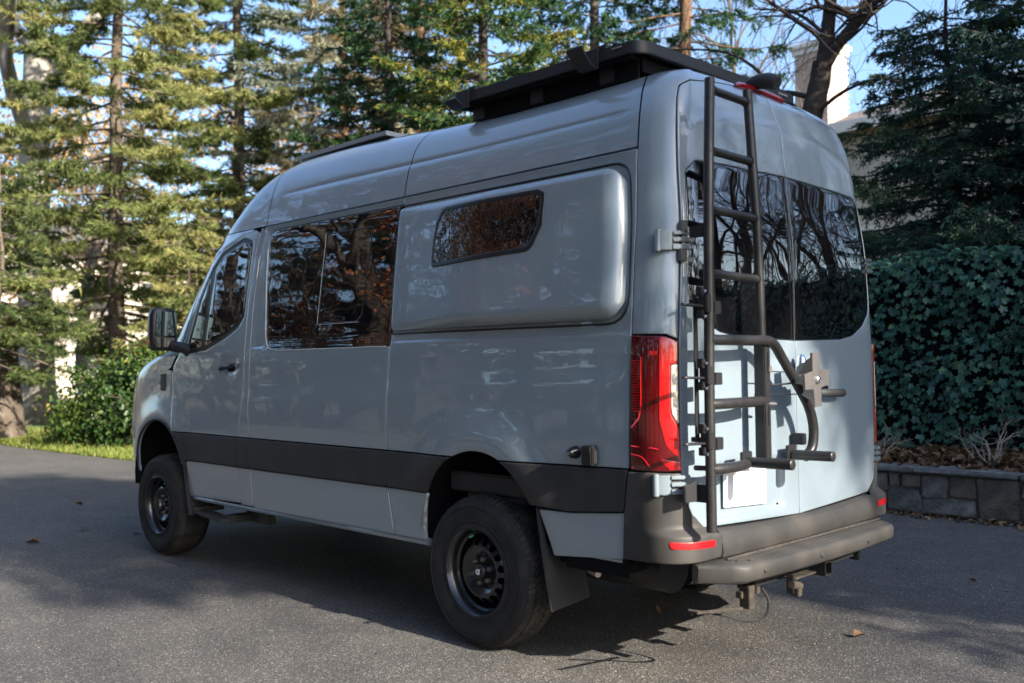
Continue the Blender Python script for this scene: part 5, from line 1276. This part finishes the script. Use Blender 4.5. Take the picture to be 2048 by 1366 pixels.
# ------------------------------------------------------------ trees round the court: they shade it and stand in the van's reflections
b3 = baretree('bare_tree', 'dark bare tree mirrored in the right rear window', (5.0, 13.0, 0), 12, .20, 61, 6, BARKD, (.05, -.03), curl=.12, spreadv=.65, group='bare trees around the court', nk=(3, 5))
for x, y, r_, s_, lb in [(2.2, 11.5, 1.4, .85, 'bare tree mirrored beside the rear door seam'), (8.5, 11.0, 2.8, 1.05, 'bare tree mirrored in the outer part of the rear windows'), (3.5, 17.5, 4.0, 1.2, 'tall bare tree mirrored behind the nearer ones in the rear glass'), (9.5, 18.0, 5.5, 1.1, 'bare tree mirrored between the ladder rails'), (6.8, 9.0, .6, .7, 'small bare tree mirrored low in the rear window')]:
    replant(b3, (x, y, 0), r_, s_, lb)
b6 = baretree('sapling', 'thin many branched sapling mirrored in the rear glass beside the door seam', (3.4, 9.8, 0), 7.5, .07, 66, 6, BARKD, (.02, .02), curl=.10, spreadv=.55, group='saplings mirrored in the rear windows', nk=(3, 5), trunkL=.2, up=.10)
for x, y, r_, s_, lb in [(4.6, 11.2, 1, 1.1, 'thin sapling mirrored in the right rear window'), (2.6, 8.6, 2, .9, 'thin sapling mirrored left of the rear door seam'), (6.5, 12.5, 3, 1.25, 'taller thin sapling mirrored in the right rear window'), (5.6, 8.8, 4, .9, 'low thin sapling mirrored in the rounded edge of the rear window'), (1.6, 9.9, 5, 1.0, 'thin sapling mirrored between the ladder rails')]:
    replant(b6, (x, y, 0), r_, s_, lb)
b4 = baretree('oak_tree', 'oak with rusty brown leaves mirrored in the side windows', (-7.2, -8.6, 0), 10.5, .26, 62, 5, BARKD, (.10, -.05), curl=.10, spreadv=.75, leafy=(2, .10, .28, OAKL, (0, 1)), group='oaks across the drive', up=.02)
for x, y, r_, s_, lb in [(-13.5, -10.5, 2.1, 1.1, 'oak mirrored in the front half of the long side window'), (-10.5, -14.5, 3.5, 1.15, 'oak mirrored behind the nearest one in the side glass'), (-3.6, -10.2, .9, .95, 'oak mirrored in the pod window')]:
    replant(b4, (x, y, 0), r_, s_, lb)
b5 = baretree('bare_tree', 'leaning dark bare trunk mirrored in the long side window', (-11.2, -7.3, 0), 12, .30, 63, 5, BARKD, (.16, -.02), curl=.10, spreadv=.7, group='bare trees around the court')
for x, y, r_, s_, lb in [(-17, -8.5, 2, 1.1, 'bare tree mirrored in the cab door window'), (-22, -16, 4, 1.2, 'tall bare tree mirrored far back in the side glass'), (-6, -17, 5, 1.2, 'bare tree mirrored in the flank paint')]:
    replant(b5, (x, y, 0), r_, s_, lb)
for x, y, r_, s_, lb in [(-12.5, -12.5, .5, 1.2, 'tall dark evergreen added across the drive between the oaks to shade the flank'), (-5.5, -12.3, 2.5, 1.15, 'tall dark evergreen added across the drive behind the camera side to shade the flank'), (1.8, -11.8, 5.5, 1.2, 'tall dark evergreen added behind the camera to shade the flank'), (-22, -12.5, 1.5, 1.2, 'tall dark evergreen added far along the drive to shade the flank'), (-9, -14.5, 1, 1.3, 'dark evergreen added as shade, mirrored behind the oaks in the pod window'), (-17, -13, 2, 1.3, 'dark evergreen added as shade, mirrored left of the oaks in the side glass'), (-1.5, -13.5, 3, 1.3, 'dark evergreen added as shade south of the court, nearest the camera'), (5.5, -13, 4, 1.25, 'dark evergreen added as shade south east of the court')]:
    SOUTH.append((x, y, r_, s_, lb))  # evergreens added out of view to darken the van's flank
for k_, (x, y, s_) in enumerate([(-12, -6.6, .5), (-15.5, -9.5, .55), (-19, -8.2, .5), (-21, -13, .6), (-9.5, -7.5, .45)]):
    replant(b3, (x, y, 0), k_*1.7, s_, ['low bare tree mirrored in the side window, nearest the leaning trunk', 'low bare tree mirrored in the side window behind the nearest', 'low bare tree mirrored in the side window near the cab', 'low bare tree mirrored farthest back in the side window', 'low bare tree mirrored at the rear edge of the side window'][k_])
for k_, (x, y, s_) in enumerate([(-8.3, -6.2, .5), (-17.5, -10.5, .6), (-24, -11, .7)]):
    replant(b4, (x, y, 0), k_*2.1, s_, ['young oak with brown leaves mirrored at the rear of the side window', 'young oak mirrored in the middle of the side window', 'young oak mirrored in the cab window'][k_])
# east of the court: crowns that throw the dappled shade
e1 = conifer('spruce_tree', 'tall dense evergreen east of the court shading the hedge', (17.5, 4.7, 0), 16, 4.2, 1.5, CED, BARK, 120, 7, .16, .045, 7, droop=.3, tone=(.1, .6), seed=71, group='evergreens east of the court')
for x, y, r_, s_, lb in SOUTH: replant(e1, (x, y, 0), r_, s_, lb)
replant(e1, (20, 12.5, 0), 2.0, 1.1, 'second dense evergreen east of the court, farther from the drive')
for k_, (y, lb) in enumerate([(.9, 'small evergreen added unseen to shade the asphalt, nearest the drive'), (1.8, 'second small evergreen in the added unseen shade row'), (2.7, 'third small evergreen in the added unseen shade row'), (3.6, 'fourth small evergreen in the added unseen shade row'), (4.6, 'last small evergreen in the added unseen shade row')]):
    replant(e1, (9.0+.3*(k_ % 2), y, 0), 1.3*k_, (.29, .33, .30, .34, .33)[k_], lb)  # low trees added out of view to shade the right-hand asphalt
for k_, y in enumerate((1.5, 2.6, 3.7, 4.7)):
    replant(e1, (6.4+.3*(k_ % 2), y, 0), 1.1*k_+.5, (.225, .24, .23, .24)[k_], ['lowest evergreen in the added unseen front shade row', 'second evergreen in the added unseen front shade row', 'third evergreen in the added unseen front shade row', 'evergreen in the added unseen front shade row, next to the stone wall'][k_])  # second added row, thickens that shade on the asphalt
replant(e1, (13.5, 11.0, 0), 4.0, .8, 'shorter evergreen east of the court beside the hedge line')
for x, y, r_, s_, lb in [(27, 5.2, 1.1, 1.2, 'bare tree east of the court that dapples the right rear door'), (31, -5.4, 3.0, 1.6, 'bare tree east of the court that stripes the foreground asphalt'), (36, -8.5, 4.4, 1.7, 'bare tree farthest east across the drive'), (24, 6.5, 5.0, 1.3, 'bare tree behind the one dappling the door')]:
    replant(b3, (x, y, 0), r_, s_, lb)
replant(e1, (44, -3.0, 0), 0.7, 1.42, 'tallest evergreen, added unseen far east to shadow the foreground asphalt')  # added out of view to throw a shadow band across the foreground

# an added, unseen oak with its crown shaped to block the sun: its lower edge lets the low sun reach only the lower half of the rear doors
rng = np.random.default_rng(91)
co_ = empty('shade_oak', (15.5, 3.2, 0), 'added unseen oak east of the court, its crown shaped to shade the upper half of the van', 'tree')
s = Seg(); P, de = wander((0, 0, -.1), (-.02, -.05, 1), 9.0, 7, .03); s.limb(P, np.linspace(.32, .22, 8), 10); mknp('trunk', np.concatenate(s.v), np.concatenate(s.f), BARKD, co_, (15.5, 3.2, 0), smooth=True)
s = Seg(); tips = []
for k in range(9):
    a = 2*PI*k/9; grow(s, P[-1]-np.array([0, 0, .2*(k % 3)]), (math.cos(a)*.9, math.sin(a)*1.0, .75), 2.4, .10, 2, 5, .10, .6, tips, .03)
mknp('branches', np.concatenate(s.v), np.concatenate(s.f), BARKD, co_, (15.5, 3.2, 0), smooth=True)
cl = []
while len(cl) < 520:
    y = rng.uniform(-1.55, 7.0); x = rng.uniform(13.2, 18.2); zb = 1.72+.51*x+(-.0 if y < .35 else -.75*sstep(.35, 1.0, y)-1.9*sstep(1.0, 1.9, y)); z = rng.uniform(zb+.22, zb+4.2)
    if ((y-2.8)/4.6)**2+((z-11)/5.8)**2 < 1.1: cl.append((x, y, z))
cl = np.array(cl); n = 32000; ci = rng.integers(0, len(cl), n); Pp = cl[ci]+np.clip(rng.normal(0, .30, (n, 3)), -.55, .55)*np.array([1, .8, .6])-np.array([15.5, 3.2, 0])
V, F, tn = leafcards(Pp, rng.normal(0, 1, (n, 3)), rng.uniform(.10, .22, n), rng.random(n)*.7)
mknp('leaves', V, F, RHO, co_, (15.5, 3.2, 0), tone=tn)
